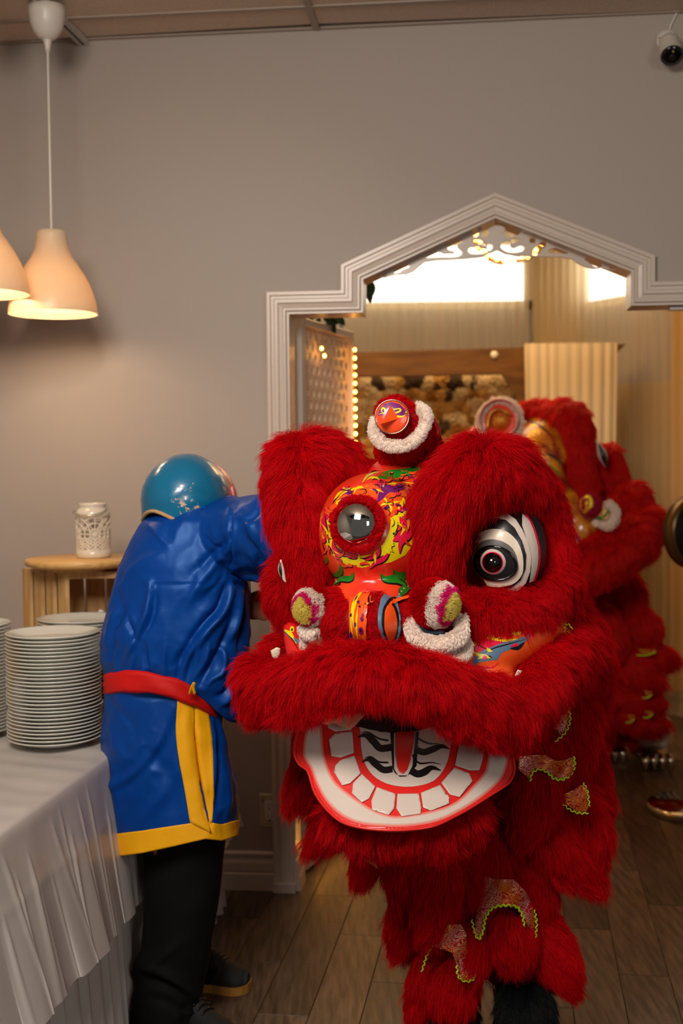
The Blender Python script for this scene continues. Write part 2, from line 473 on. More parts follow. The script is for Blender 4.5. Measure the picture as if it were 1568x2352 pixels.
def wall_with_hole():
    u0, u1, zt = -2.3, 2.3, 3.2
    outer = [(u0, -0.02), (u0, zt), (u1, zt), (u1, -0.02)]
    hole = [(HOLE[-1][0], -0.02)]+[(p[0], p[1]) for p in HOLE[::-1][1:-1]]+[(HOLE[0][0], -0.02)]
    poly = outer+hole
    pv = [Vector((p[0], p[1], 0)) for p in poly]; tris = geometry.tessellate_polygon([pv])
    n = len(poly); V = [W(p[0], p[1], 0) for p in poly]+[W(p[0], p[1], -TH) for p in poly]
    Fc = [tuple(t) for t in tris]+[tuple(i+n for i in t[::-1]) for t in tris]
    for i in range(n): j = (i+1) % n; Fc.append((i, j, j+n, i+n))
    return V, Fc
wall = mk('wall_back', *wall_with_hole(), M_wall, smooth=False, origin=tuple(WO)); tag(wall, kind='structure')
def sweep(path, prof, fr):
    """sweep profile [(inset, height)] along a mitred open path"""
    rings = [inset(path, d) for d, h in prof]; V = []; Fc = []; m = len(prof); n = len(path)
    for i in range(n):
        for k in range(m): V.append(fr(rings[k][i][0], rings[k][i][1], prof[k][1]))
    for i in range(n-1):
        for k in range(m-1): Fc.append((i*m+k, (i+1)*m+k, (i+1)*m+k+1, i*m+k+1))
    return V, Fc
casing_prof = [(0, 0), (0, .022), (.004, .026), (.014, .026), (.018, .020), (.026, .020), (.030, .024), (.040, .024), (.044, .018), (.056, .016), (.060, .020), (.066, .020), (.070, .013), (.072, .012), (CW, .012), (CW, 0)]
tr1 = mk('trim_1', *sweep(DO, casing_prof, W), M_trim, smooth=False, origin=tuple(WO)); tag(tr1, kind='structure')
# jamb lining (reveal) and back casing
jamb = mk('jamb', *sweep(DO, [(CW, 0.012), (CW, -TH-.012), (CW-0.012, -TH-.012)], W), M_trim, tr1, smooth=False)
# plinth at the casing foot and skirting inside the reveal
rv = mk('plinth_block', *fbox(W, DI[0][0]-CW-.002, DI[0][0]+.001, 0, 0.030, 0, 0.034), M_trim, tr1, smooth=False)
rp_ = [(0, 0), (0.016, 0), (0.016, .045), (.010, .055), (.010, .085), (.004, .105), (0, .11)]
V = []; Fc = []
for k, n_ in enumerate((0.012, -TH)):
    for a, b in rp_: V.append(W(DI[0][0]+a, b, n_))
for k in range(len(rp_)-1): Fc.append((k, k+1, k+1+len(rp_), k+len(rp_)))
Fc.append(tuple(range(len(rp_))))
mk('skirting_return', V, Fc, M_trim, tr1, smooth=False)
# baseboard left of the doorway
bb_prof = [(0, 0), (.016, 0), (.016, .058), (.012, .062), (.014, .070), (.014, .096), (.006, .118), (.012, .122), (.012, .130), (.004, .136), (0, .136)]
V = []; Fc = []
for u in (-2.3, DO[0][0]+0.001):
    for a, b in bb_prof: V.append(W(u, b, a))
m_ = len(bb_prof)
for k in range(m_-1): Fc.append((k, k+1, k+1+m_, k+m_))
Fc.append(tuple(range(m_, 2*m_)))
bb = mk('baseboard_left', V, Fc, M_trim, smooth=False, origin=tuple(WO)); tag(bb, kind='structure')

# ceiling: void slab, wall angle, grid bars and tiles
CZ = 2.95
CZ = W(*wuv(784, 66)).z
ceil = mk('ceiling', *fbox(W, -2.4, 2.4, CZ+0.05, CZ+0.11, -0.1, 4.4), M_void, smooth=False, origin=(0, 4.2, CZ)); tag(ceil, kind='structure')
mk('wall_angle', *fbox(W, -2.4, 2.4, CZ-.002, CZ+.05, 0.0, 0.018), M_grid, ceil, smooth=False)
u_t = W(0, 0).x
tb = wuv(727, 66)[0]
us = [tb-2.44, tb-1.22, tb, tb+1.22]
ns = [0.0, 0.21, 0.82, 1.43, 2.04, 2.65, 3.26]
for n_ in ns[1:]: mk('grid_bar', *fbox(W, -2.4, 2.4, CZ-.003, CZ+.03, n_-.011, n_+.011), M_grid, ceil, smooth=False)
for u in us: mk('grid_bar', *fbox(W, u-.011, u+.011, CZ-.004, CZ+.03, 0.0, 4.3), M_grid, ceil, smooth=False)
for i in range(len(us)):
    for j in range(len(ns)-1):
        u0 = us[i]+.009; u1 = us[i]+1.22-.009; n0 = ns[j]+.009; n1 = ns[j+1]-.009
        V, Fc = fbox(W, u0, u1, CZ+.002, CZ+.016, n0, n1)
        if j == 0:   # cut tiles along the wall, one pulled back from the angle and leaving a dark gap
            V, Fc = fbox(W, u0, u1, CZ+.002, CZ+.016, n0+.012, n1)
            if abs(us[i]-tb) < .01 or i == 1:
                q = V.copy(); 
                V = np.array([tuple(Vector(p)+Nn*(0.030 if ((Vector(p)-WO).dot(Nn) < 0.1 and ((i == 1) == (k % 2 == 1)) ) else 0.0)) for k, p in enumerate(q)])
        mk('ceiling_tile', V, Fc, M_ceil, ceil, smooth=False)

# side wall of the front room, behind the table (outside the frame but it bounces light)
lw = mk('wall_left', *box(-2.35, -2.27, 0.0, 4.5, 0, 3.2), M_wall, smooth=False); tag(lw, kind='structure')

# back room shell
BY = 8.0; BX = 1.36
bw = mk('wall_rear', *join([box(-3.0, BX+.05, BY, BY+.1, 0, 1.95), box(-3.0, BX+.05, BY, BY+.1, 2.95, 3.3), box(-3.0, -1.35, BY, BY+.1, 1.95, 2.95), box(1.26, BX+.05, BY, BY+.1, 1.95, 2.95)]), M_backwall, smooth=False); tag(bw, kind='structure')
RDv = Vector((0.53, -0.85, 0)).normalized(); RNv = Vector((-0.85, -0.53, 0)).normalized(); RO = Vector((BX, BY, 0))
def RW(u, v, n=0.0): return RO+RDv*u+Vector((0, 0, v))+RNv*n
rw = mk('wall_right', *join([fbox(RW, 0, 4.0, 0, 1.95, -.1, 0), fbox(RW, 0, 4.0, 2.95, 3.3, -.1, 0), fbox(RW, 0, .28, 1.95, 2.95, -.1, 0), fbox(RW, 1.1, 4.0, 1.95, 2.95, -.1, 0)]), M_backwall, smooth=False); tag(rw, kind='structure')
lw2 = mk('wall_rear_left', *box(-1.6, -1.5, 4.45, 8.0, 0, 3.3), M_backwall, smooth=False); tag(lw2, kind='structure')
lw2.name = 'wall_side'
bc = mk('ceiling_rear', *box(-3.0, 4.5, 4.55, 8.4, 3.05, 3.15), M_backwall, smooth=False); tag(bc, kind='structure')
V = []; Fc = []
for u in (0.0, 4.0):
    for a, b in bb_prof: V.append(RW(u, b*1.15, a+.001))
for k in range(m_-1): Fc.append((k, k+1, k+1+m_, k+m_))
o = mk('baseboard_right', V, Fc, M_trim, smooth=False, origin=tuple(RO)); tag(o, kind='structure')
V = []; Fc = []
for x in (-1.5, BX):
    for a, b in bb_prof: V.append((x, BY-a, b))
for k in range(m_-1): Fc.append((k, k+1, k+1+m_, k+m_))
o = mk('baseboard_rear', V, Fc, M_trim, smooth=False); tag(o, kind='structure')
# windows: bright daylight panes with frames
M_day = bpy.data.materials.new('daylight_pane'); M_day.use_nodes = True
b_ = M_day.node_tree.nodes['Principled BSDF']; b_.inputs['Base Color'].default_value = (.8, .85, .8, 1); b_.inputs['Emission Color'].default_value = (1.0, 1.0, .96, 1); b_.inputs['Emission Strength'].default_value = 3.6
def window(name, fr, u0, u1, v0, v1, mull):
    w_ = mk(name, *join([fbox(fr, u0, u1, v0, v0+.05, -.07, -.02), fbox(fr, u0, u1, v1-.05, v1, -.07, -.02), fbox(fr, u0, u0+.05, v0, v1, -.07, -.02), fbox(fr, u1-.05, u1, v0, v1, -.07, -.02)]), M_trim, smooth=False); tag(w_, kind='structure')
    n = mull+1
    for k in range(n):
        a = u0+.05+(u1-u0-.1)*k/n; b = u0+.05+(u1-u0-.1)*(k+1)/n
        mk('pane', *fbox(fr, a+.004, b-.004, v0+.05, v1-.05, -.06, -.05), M_day, w_, smooth=False)
        if k: mk('muntin', *fbox(fr, a-.012, a+.012, v0+.05, v1-.05, -.07, -.03), M_trim, w_, smooth=False)
zb1 = (1060-697)/F*BY+1.5
def BWf(u, v, n=0.0): return Vector((u, BY-n, v))
window('window_1', BWf, -1.35, 1.26, zb1-.05, 2.95, 1)
window('window_2', RW, 0.28, 1.10, zb1-.10, 2.95, 0)

# sheer curtains
def sheer_mat(name, rgb, tr, transp):
    m = mat(name, rgb, 0.8, spec=0.1, trans=tr); nt = m.node_tree; out = nt.nodes['Material Output']
    src = out.inputs[0].links[0].from_socket
    tp = nt.nodes.new('ShaderNodeBsdfTransparent'); mx = nt.nodes.new('ShaderNodeMixShader')
    tc = nt.nodes.new('ShaderNodeTexCoord'); mp = nt.nodes.new('ShaderNodeMapping'); mp.inputs['Scale'].default_value = (30, 30, .4)
    nz = nt.nodes.new('ShaderNodeTexNoise'); nz.inputs['Scale'].default_value = 2.0
    mr = nt.nodes.new('ShaderNodeMapRange'); mr.inputs[3].default_value = transp-.12; mr.inputs[4].default_value = transp+.12
    nt.links.new(tc.outputs['Object'], mp.inputs[0]); nt.links.new(mp.outputs[0], nz.inputs['Vector']); nt.links.new(nz.outputs[0], mr.inputs[0])
    nt.links.new(mr.outputs[0], mx.inputs[0]); nt.links.new(src, mx.inputs[1]); nt.links.new(tp.outputs[0], mx.inputs[2]); nt.links.new(mx.outputs[0], out.inputs[0])
    return m
M_sheer = sheer_mat('sheer_curtain', (230, 210, 172), 0.45, 0.30)
M_drape2 = mat('beige_drape', (200, 166, 118), 0.75, trans=0.2)
M_drape = mat('ivory_drape', (238, 220, 186), 0.7, trans=0.25)
def curtain(name, fr, u0, u1, v0, v1, n, amp, per, m, label, cat='curtain', group=None, seed=0, taper=0.0):
    r = np.random.default_rng(seed); k = int((u1-u0)/per*10); rows = 14; V = []; Fc = []
    ph = np.cumsum(r.uniform(.4, 1.6, k))*2*math.pi/10
    am = amp*(0.6+0.8*np.interp(np.arange(k), np.arange(0, k+20, 20), r.random(len(np.arange(0, k+20, 20)))))
    for i in range(rows+1):
        s = i/rows
        for j in range(k):
            uu = u0+(u1-u0)*j/(k-1); c = (u0+u1)/2; uu = c+(uu-c)*(1-taper*(s))
            V.append(fr(uu, v1+(v0-v1)*s, n+am[j]*math.sin(ph[j]+0.5*s)*(0.5+0.5*s)))
    for i in range(rows):
        for j in range(k-1): Fc.append((i*k+j, i*k+j+1, (i+1)*k+j+1, (i+1)*k+j))
    o = mk(name, V, Fc, m); tag(o, label, cat, group); return o
def rod(name, a, b, r_, m, label):
    o = mk(name, *tube([a, b], r_, 12, 2), m); tag(o, label, 'curtain rod'); return o
g = None
curtain('sheer_curtain', BWf, -1.45, 0.0, 0.02, 3.0, .10, .018, .07, M_sheer, 'cream sheer curtain over the bright window, nearest the lit lattice panel', 'curtain', None, 1)
curtain('sheer_curtain', BWf, 0.02, 1.22, 0.02, 3.0, .10, .018, .07, M_sheer, 'cream sheer curtain over the wide bright window, beside the corner', 'curtain', None, 2)
curtain('sheer_curtain', RW, 0.05, 1.15, 0.16, 3.0, .10, .018, .07, M_sheer, 'cream sheer curtain over the narrow angled window past the corner', 'curtain', None, 3)
curtain('sheer_curtain', RW, 1.17, 3.2, 0.16, 3.0, .10, .02, .09, M_drape2, 'beige floor-length curtain behind the round black sign, right of the far lion', 'curtain', None, 4)
rod('curtain_rod', Vector((-1.48, BY-.1, 3.018)), Vector((1.25, BY-.1, 3.018)), .012, M_chrome, 'thin metal curtain rod over the wide bright window')
rod('curtain_rod', RW(0.02, 3.018, .1), RW(3.25, 3.018, .1), .012, M_chrome, 'thin metal curtain rod along the angled wall')
# ------------------------------------------------------------------ back room things
# carved fretwork in the gable of the doorway
def q7(x, y): return wuv(800+x/2.24, 440+y/2.24, -0.05)
fo = [(68, 457), (130, 430), (400, 300), (560, 222), (755, 122), (880, 180), (1080, 262), (1240, 322), (1464, 412)]
fb = [(1420, 412), (1385, 402), (1350, 405), (1325, 398), (1300, 392), (1260, 398), (1225, 390), (1190, 375), (1178, 368), (1150, 345), (1080, 335), (960, 335), (860, 330), (800, 318), (765, 300), (730, 315), (690, 335), (600, 345), (450, 352), (390, 362), (358, 388), (330, 412), (290, 425), (240, 426), (215, 432), (195, 440), (170, 442), (140, 440), (110, 450)]
holes = [
 [(690, 172), (720, 150), (757, 140), (800, 152), (850, 178), (886, 200), (878, 222), (845, 232), (812, 232), (796, 214), (808, 196), (795, 180), (765, 172), (735, 180), (718, 196), (722, 214), (708, 234), (686, 230), (682, 200)],
 [(640, 205), (655, 192), (668, 196), (668, 220), (655, 232), (640, 226)],
 [(636, 252), (668, 246), (700, 262), (706, 280), (680, 274), (650, 268)],
 [(614, 300), (625, 286), (660, 282), (700, 290), (714, 305), (695, 318), (650, 322), (622, 316)],
 [(722, 262), (740, 274), (738, 295), (722, 305), (712, 285)],
 [(790, 262), (815, 250), (835, 258), (832, 280), (850, 290), (880, 276), (905, 282), (905, 298), (880, 312), (830, 314), (795, 300), (782, 282)],
 [(835, 246), (855, 238), (880, 242), (876, 254), (850, 266), (836, 260)],
 [(932, 242), (950, 238), (964, 250), (955, 266), (936, 262)],
 [(945, 310), (960, 290), (985, 262), (1010, 258), (1018, 275), (1000, 300), (970, 325), (950, 325)],
 [(1030, 300), (1060, 290), (1095, 300), (1132, 316), (1100, 320), (1040, 316)],
 [(392, 340), (425, 318), (465, 304), (480, 318), (510, 316), (540, 318), (545, 310), (510, 298), (508, 280), (525, 262), (560, 250), (590, 250), (585, 262), (562, 272), (560, 290), (580, 302), (585, 318), (570, 332), (540, 338), (480, 338)],
 [(232, 408), (255, 392), (300, 374), (313, 380), (308, 392), (280, 402), (262, 416), (238, 420)],
 [(168, 430), (178, 423), (192, 426), (192, 434), (180, 438)],
 [(1215, 352), (1222, 343), (1260, 354), (1300, 374), (1302, 386), (1270, 388), (1240, 368)],
 [(1340, 392), (1352, 385), (1368, 390), (1364, 398), (1348, 400)]]
def fret():
    loops = [[q7(*p) for p in fo+fb]]+[[q7(*p) for p in spline_closed(h, 24)] for h in holes]
    flat = []; V2 = []
    for L in loops:
        flat.append([Vector((p[0], p[1], 0)) for p in L]); V2 += L
    tris = geometry.tessellate_polygon(flat); n = len(V2); V = [W(p[0], p[1], -0.050) for p in V2]+[W(p[0], p[1], -0.062) for p in V2]
    Fc = [tuple(t) for t in tris]+[tuple(i+n for i in t[::-1]) for t in tris]; k = 0
    for L in loops:
        m = len(L)
        for i in range(m): Fc.append((k+i, k+(i+1) % m, n+k+(i+1) % m, n+k+i))
        k += m
    return V, Fc
o = mk('fretwork_bracket', *fret(), M_trim, smooth=False); tag(o, 'white carved scrollwork panel fitted in the gable of the doorway', 'carving')
# small door closer plate on the lintel underside at the right
o = mk('latch_plate', *fbox(W, wuv(1540, 700)[0], wuv(1600, 700)[0], DI[-2][1]-.012, DI[-2][1]-.002, -.06, -.02), M_metalw, smooth=False); tag(o, 'small metal catch under the stepped lintel at the right', 'latch')

# lattice panel opened into the back room
LA = Vector((at(684, 1060, 4.40).x, 4.40, 0)); LB = Vector((at(803, 1060, 4.92).x, 4.92, 0))
Ld = (LB-LA); LW = Ld.length; Ld.normalize(); Ln = Vector((Ld.y, -Ld.x, 0))
if Ln.y > 0: Ln = -Ln
Ln = Ld.cross(Vector((0, 0, 1)))
def LP(u, v, n=0.0): return LA+Ld*u+Vector((0, 0, v))+Ln*n
LH = 2.02; LZ = .012
M_pnl = mat('panel_paint', (216, 196, 178), 0.4)
lp = thing('lattice_screen', LA, 'white framed lattice screen edged with fairy lights inside the doorway', 'screen')
fwid = .030
mk('stile', *cbox(LP, 0, fwid+.01, LZ, LH, -.02, .02), M_metalw, lp, smooth=False)
mk('stile', *cbox(LP, LW-.012, LW+.01, LZ, LH, -.02, .02), M_metalw, lp, smooth=False)
mk('rail', *cbox(LP, fwid+.01, LW-.012, LH-fwid, LH, -.02, .02), M_metalw, lp, smooth=False)
mk('rail', *cbox(LP, fwid+.01, LW-.012, LZ, LZ+.04, -.02, .02), M_metalw, lp, smooth=False)
def lattice():
    V = []; Fc = []
    u0, u1, v0, v1 = fwid+.01, LW-.012, LZ+.04, LH-fwid
    nc_ = 9; pu = (u1-u0)/nc_; pv = .0425; nr = int((v1-v0)/pv); pv = (v1-v0)/nr
    for j in range(nr):
        sh = 0.5 if j % 2 else 0.0
        for i in range(-1, nc_+1):
            a = u0+(i+sh)*pu; b = a+pu
            if b <= u0+1e-6 or a >= u1-1e-6: continue
            c0 = (a+b)/2; a = max(a, u0); b = min(b, u1); v_ = v0+j*pv; w_ = v_+pv
            full = (b-a) > pu*.95
            o_ = [(a, v_), ((a+b)/2, v_), (b, v_), (b, v_+pv/2), (b, w_), ((a+b)/2, w_), (a, w_), (a, v_+pv/2)]
            k = len(V)
            if not full:
                for p in (o_[0], o_[2], o_[4], o_[6]): V.append(LP(p[0], p[1], 0))
                Fc.append((k, k+1, k+2, k+3)); continue
            cu_ = c0; cv = v_+pv/2; ii = []
            for (dx, dy) in ((-.7, -.7), (0, -1), (.7, -.7), (1, 0), (.7, .7), (0, 1), (-.7, .7), (-1, 0)): ii.append((cu_+dx*pu*.27, cv+dy*pv*.40))
            for p in o_+ii: V.append(LP(p[0], p[1], 0))
            for q in range(8): Fc.append((k+q, k+(q+1) % 8, k+8+(q+1) % 8, k+8+q))
    return V, Fc
o = mk('lattice', *lattice(), M_pnl, lp, smooth=False); mod(o, 'SOLIDIFY', thickness=.008, offset=0)
# fairy lights
M_bulb = mat('warm_bulb', (255, 200, 120), .3, emit=((255, 170, 70), 22.0))
M_wire = mat('light_wire', (170, 140, 90), .5)
fl = thing('fairy_lights', LP(LW, .1, .03), 'warm fairy lights strung round the lattice screen', 'string lights')
cord = [LP(.10, LH-.035, .028), LP(.16, LH-.10, .03), LP(.24, LH-.06, .03), LP(LW-.035, LH-.05, .028)]+[LP(LW-.022, z, .028) for z in np.arange(LH-.08, .10, -.065)]+[LP(LW-.06, .085, .03), LP(LW*.6, .082, .03), LP(LW*.3, .085, .03), LP(.06, .08, .03)]
mk('wire', *tube(cord, .0018, 6, 160), M_wire, fl)
bm_ = None
spots = [LP(.165, LH-.10, .033), LP(.195, LH-.125, .033)]+[LP(LW-.022, z, .034) for z in np.arange(LH-.075, .12, -.0335)]+[LP(u, .084, .034) for u in (LW*.85, LW*.7, LW*.55, LW*.42, LW*.30, .10, .07)]
for s_ in spots:
    if bm_ is None:
        o = mk('bulb', *ellipsoid(s_, .0062, .0062, .0075, 10, 6), M_bulb, fl); bm_ = o.data; off0 = Vector(s_)
    else:
        o = bpy.data.objects.new('bulb', bm_); COL.objects.link(o); o.parent = fl; o.location = Vector(s_)-off0

# light wreath hung before the far window
WC = at(1166, 532, 6.6); wr = thing('light_wreath', WC-Vector((0, 0, .2)), 'round wreath wound with warm lights seen through the gable carving', 'wreath')
R0 = 78*mpp(6.6); M_vine = mat('dark_vine', (96, 78, 40), .8)
ringp = lambda t, r_, dz=0: WC+Vector((math.cos(t)*r_, dz, math.sin(t)*r_*.9))
parts = []
for k in range(3):
    P_ = [ringp(t, R0+.012*math.sin(t*(5+k)+k), .015*math.cos(t*(4+k)+k)) for t in np.linspace(0, 2*math.pi, 60)]
    parts.append(tube(P_, .008, 7, caps=False))
mk('hoop', *join(parts), M_vine, wr)
mb_ = None
for k in range(64):
    t = k*2*math.pi/64+.3*random.random(); p = ringp(t, R0+random.uniform(-.02, .02), -.02+random.uniform(-.01, .01))
    if mb_ is None: o = mk('bulb', *ellipsoid(p, .010, .010, .010, 8, 5), M_bulb, wr); mb_ = o.data; of_ = Vector(p)
    else: o = bpy.data.objects.new('bulb', mb_); COL.objects.link(o); o.parent = wr; o.location = p-of_
mk('hanging_cord', *tube([WC+Vector((0, 0, R0*.9)), Vector((WC.x, WC.y, 3.05))], .002, 6, 2), M_wire, wr)

# ivory garland of leaves by the top of the screen
gl = thing('leaf_garland', LP(.1, LH, -.15), 'dark green leaves hanging behind the top of the lattice screen', 'garland')
M_leaf = mat('dark_leaf', (30, 66, 22), .45)
def leaf(c, d, L_, w_, m, parent):
    d = Vector(d).normalized(); s = d.cross(Vector((0, -1, .3))).normalized(); nn = s.cross(d)
    V = []; Fc = []
    for i in range(7):
        t = i/6; ww = w_*math.sin(math.pi*min(1, t*.96+.02))**.8
        for j in (-1, 0, 1): V.append(Vector(c)+d*L_*t+s*ww*j+nn*(abs(j)*ww*.4-.2*L_*t*t))
    for i in range(6):
        for j in range(2): Fc.append((i*3+j, i*3+j+1, i*3+j+4, i*3+j+3))
    o = mk('leaf', V, Fc, m, parent); mod(o, 'SOLIDIFY', thickness=.001); return o
gpts = [at(690, 722, 4.62), at(725, 724, 4.66), at(760, 722, 4.7), at(840, 655, 4.75)]
mk('stem', *tube(gpts, .004, 6, 20), M_leaf, gl)
for (px, py, dx, dz, L_) in ((735, 730, -.3, -.6, .07), (750, 728, .4, -.7, .07), (765, 722, .6, -.5, .06), (742, 733, .9, -.2, .06), (722, 728, -.5, -.3, .06), (843, 645, .15, -1, .085), (847, 642, .3, -1, .06), (755, 735, .1, -.9, .05)):
    leaf(at(px, py, 4.68), (dx, 0, dz), L_, .016, M_leaf, gl)

# wooden arch: horizontal beam with pointed ends, slanted posts
AY = 6.95
arch = thing('wooden_arch', Vector((at(1000, 1060, AY).x, AY, 0)), 'dark stained wooden arch beam behind the lions with ivory drape', 'arch')
def prism(pts, y0, y1):
    n = len(pts); V = [at(p[0], p[1], y0) for p in pts]; V += [Vector((v.x, y1, v.z)) for v in V]
    return V, [tuple(range(n))[::-1], tuple(range(n, 2*n))]+[(i, (i+1) % n, n+(i+1) % n, n+i) for i in range(n)]
mk('top_beam', *prism([(640, 815), (1438, 790), (1398, 828), (1215, 857), (640, 868)], AY, AY+.09), M_beam, arch, smooth=False)
zf = lambda px: at(px, 1060, AY).x
def post(xa, za, xb, zb, y0):
    w2 = .05; V = [(xa-w2, y0, za), (xa+w2, y0, za), (xb+w2, y0, zb), (xb-w2, y0, zb)]; V += [(x, y0+.09, z) for x, _, z in V]
    return np.array(V, float), [(0, 3, 2, 1), (4, 5, 6, 7), (0, 1, 5, 4), (1, 2, 6, 5), (2, 3, 7, 6), (3, 0, 4, 7)]
mk('arch_post', *post(1.38, 2.05, 1.62, 0.0, AY+.10) if False else post(zf(1395), at(1395, 815, AY).z, zf(1395)-.10, 0.0, AY+.095), M_beam, arch, smooth=False)
mk('arch_post', *post(zf(650), at(650, 830, AY).z, zf(650)-.05, 0.0, AY+.095), M_beam, arch, smooth=False)
mk('corner_brace', *prism([(1150, 857), (1205, 857), (1300, 1010), (1255, 1030)], AY-.02, AY+.0-.001), M_beam, arch, smooth=False)
mk('bolt_head', *ellipsoid(at(1135, 815, AY-.004), .022, .012, .022, 14, 8), M_white, arch)
AF = lambda u, v, n=0.0: Vector((u, AY-n, v))
x0, x1 = at(1198, 900, AY).x, at(1408, 900, AY).x; zt = at(1300, 788, AY-.1).z
dr = curtain('arch_drape', AF, x0, x1, .25, zt, .10, .005, .06, M_drape, 'ivory gathered drape hung over the wooden arch beam', 'drape', None, 9, .12)
# flower wall panel
FY = 7.25
fw = thing('flower_wall', Vector((at(1000, 1060, FY).x, FY, 0)), 'cream and gold flower wall panel under the wooden arch', 'flower wall')
M_board = mat('flower_board', (206, 186, 146), .8)
mk('backing_board', *prism([(660, 862), (1150, 855), (1205, 892), (1265, 1000), (1265, 1575), (660, 1575)], FY, FY+.04), M_board, fw, smooth=False)
M_fl = [mat('cream_petal', (236, 214, 168), .7, trans=.15), mat('gold_petal', (206, 158, 84), .7), mat('ochre_petal', (160, 110, 44), .7), mat('brown_leaf', (70, 46, 18), .7)]
fm = []
for mi, m in enumerate(M_fl):
    V = []; Fc = []
    for ring, (rr, zz, npet) in enumerate(((.055, .0, 7), (.040, .018, 6), (.022, .032, 5))):
        for k in range(npet):
            t = 2*math.pi*k/npet+ring*.5; d = Vector((math.cos(t), 0, math.sin(t))); s = Vector((-math.sin(t), 0, math.cos(t))); b0 = len(V)
            for (a, w_, h) in ((.1, .2, 0), (.55, .55, .012), (1.0, .38, .002)):
                for j in (-1, 1): V.append(d*rr*a+s*rr*w_*j+Vector((0, -zz-h, 0)))
            Fc += [(b0, b0+1, b0+3, b0+2), (b0+2, b0+3, b0+5, b0+4)]
    me = bpy.data.meshes.new('flower'); me.from_pydata([tuple(v) for v in V], [], Fc); me.materials.append(m); fm.append(me)
n_f = 0
for row in range(12):
    for c_ in range(27):
        px = 790+c_*17.5+(8 if row % 2 else 0); py = 880+row*27+random.uniform(-6, 6)
        if py < 870+max(0, (px-1150))*.8: continue
        if px > 1250: continue
        p = at(px+random.uniform(-5, 5), py, FY-.012); k = random.choices([0, 1, 2, 3], [7, 4, 2, 1.3])[0]
        if row == 0: k = random.choice([3, 0, 1])
        o = bpy.data.objects.new('flower', fm[k]); COL.objects.link(o); o.parent = fw; o.location = p-fw.location
        o.rotation_euler = (random.uniform(-.5, .3), random.uniform(0, 6), random.uniform(-.5, .5)); s_ = random.uniform(.8, 1.25); o.scale = (s_,)*3; n_f += 1
print('flowers', n_f)

# round black sign on a pole with a polished base
sx = at(1606, 1222, 5.1).x; SY = 5.12
sg = thing('round_sign', (sx, SY, 0), 'round black sign head on a black pole with polished round base', 'sign stand')
mk('base', *revolve([(0, 0), (.205, 0), (.213, .004), (.213, .028), (.205, .036), (.06, .040), (.05, .044), (.03, .058), (0.0, .060)], (sx, SY, 0), 64), M_chrome, sg)
mk('pole', *revolve([(.0, .05), (.020, .05), (.020, 1.28), (0, 1.28)], (sx, SY, 0), 20), M_black, sg)
mk('pole_clamp', *revolve([(.0, .86), (.030, .86), (.034, .88), (.034, .94), (.026, .965), (0, .965)], (sx, SY, 0), 20), M_black, sg)
zc = at(1606, 1222, 5.1).z; ax = Vector((.42, -.9, 0)).normalized(); cc = Vector((sx, SY, zc))
M_rim = mat('bronze_rim', (92, 66, 34), .35, metal=.6)
mk('rim', *revolve([(.150, .035), (.158, .035), (.160, -.035), (.150, -.04), (0, -.04)], cc, 56, ax), M_rim, sg)
M_face = mat('matt_black_face', (9, 8, 7), .7, spec=.2)
mk('face', *revolve([(0, .030), (.151, .030), (.151, .010)], cc, 56, ax), M_face, sg)
M_mark = mat('sign_lettering', (120, 62, 40), .5)
b1 = ax.orthogonal().normalized(); sd = Vector((0, 0, 1)).cross(ax).normalized()
for k, (a, z, ww) in enumerate(((-.070, .012, .018), (-.060, -.014, .024), (-.066, .036, .012), (0, .010, .09), (0, -.02, .07))):
    p = cc+ax*.0312+sd*a+Vector((0, 0, z)); V = [p-sd*ww/2, p+sd*ww/2, p+sd*ww/2+Vector((0, 0, .007)), p-sd*ww/2+Vector((0, 0, .007))]
    mk('lettering', V, [(0, 1, 2, 3)], M_mark, sg, smooth=False)

# security camera high on the wall
u_, v_ = wuv(1531, 98); sc_ = thing('security_camera', W(u_, v_, 0), 'white bullet security camera with black face high on the wall', 'camera')
mk('mount_plate', *revolve([(0, 0), (.034, 0), (.036, .004), (.034, .012), (.016, .020), (0, .022)], W(u_, v_+.006, 0), 36, Nn), M_white, sc_)
cdir = (Vector((-.05, -.66, -.74))).normalized(); c0 = W(u_, v_-.004, .03)
mk('arm', *tube([W(u_, v_, .015), c0], .010, 12, 4), M_white, sc_)
bod, bf = revolve([(0, -.012), (.022, -.010), (.031, .004), (.034, .03), (.035, .085), (.037, .092)], c0, 36, cdir)
mk('housing', bod, bf, M_white, sc_)
mk('lens_face', *revolve([(.033, .088), (.0365, .092), (.034, .098), (.02, .0995), (0, .100)], c0, 36, cdir), M_blackglass, sc_)
mk('lens', *revolve([(.010, .099), (.010, .103), (.007, .104), (0, .102)], c0, 24, cdir), M_black, sc_)
upv = (Vector((0, 0, 1))-cdir*cdir.z).normalized()
mk('lamp_dot', *ellipsoid(c0+cdir*.1005+upv*.020, .004, .004, .004, 10, 6), mat('amber_led', (170, 130, 60), .3), sc_)
for s_ in (-1, 1): mk('screw', *ellipsoid(W(u_+s_*.026, v_+.012, .013), .0035, .0035, .0035, 8, 5), M_black, sc_)
mk('cable', *tube([W(u_+.004, v_+.03, .006), W(u_+.012, v_+.055, .006), W(u_+.030, CZ-.002, .006)], .0035, 8, 12), M_white, sc_)

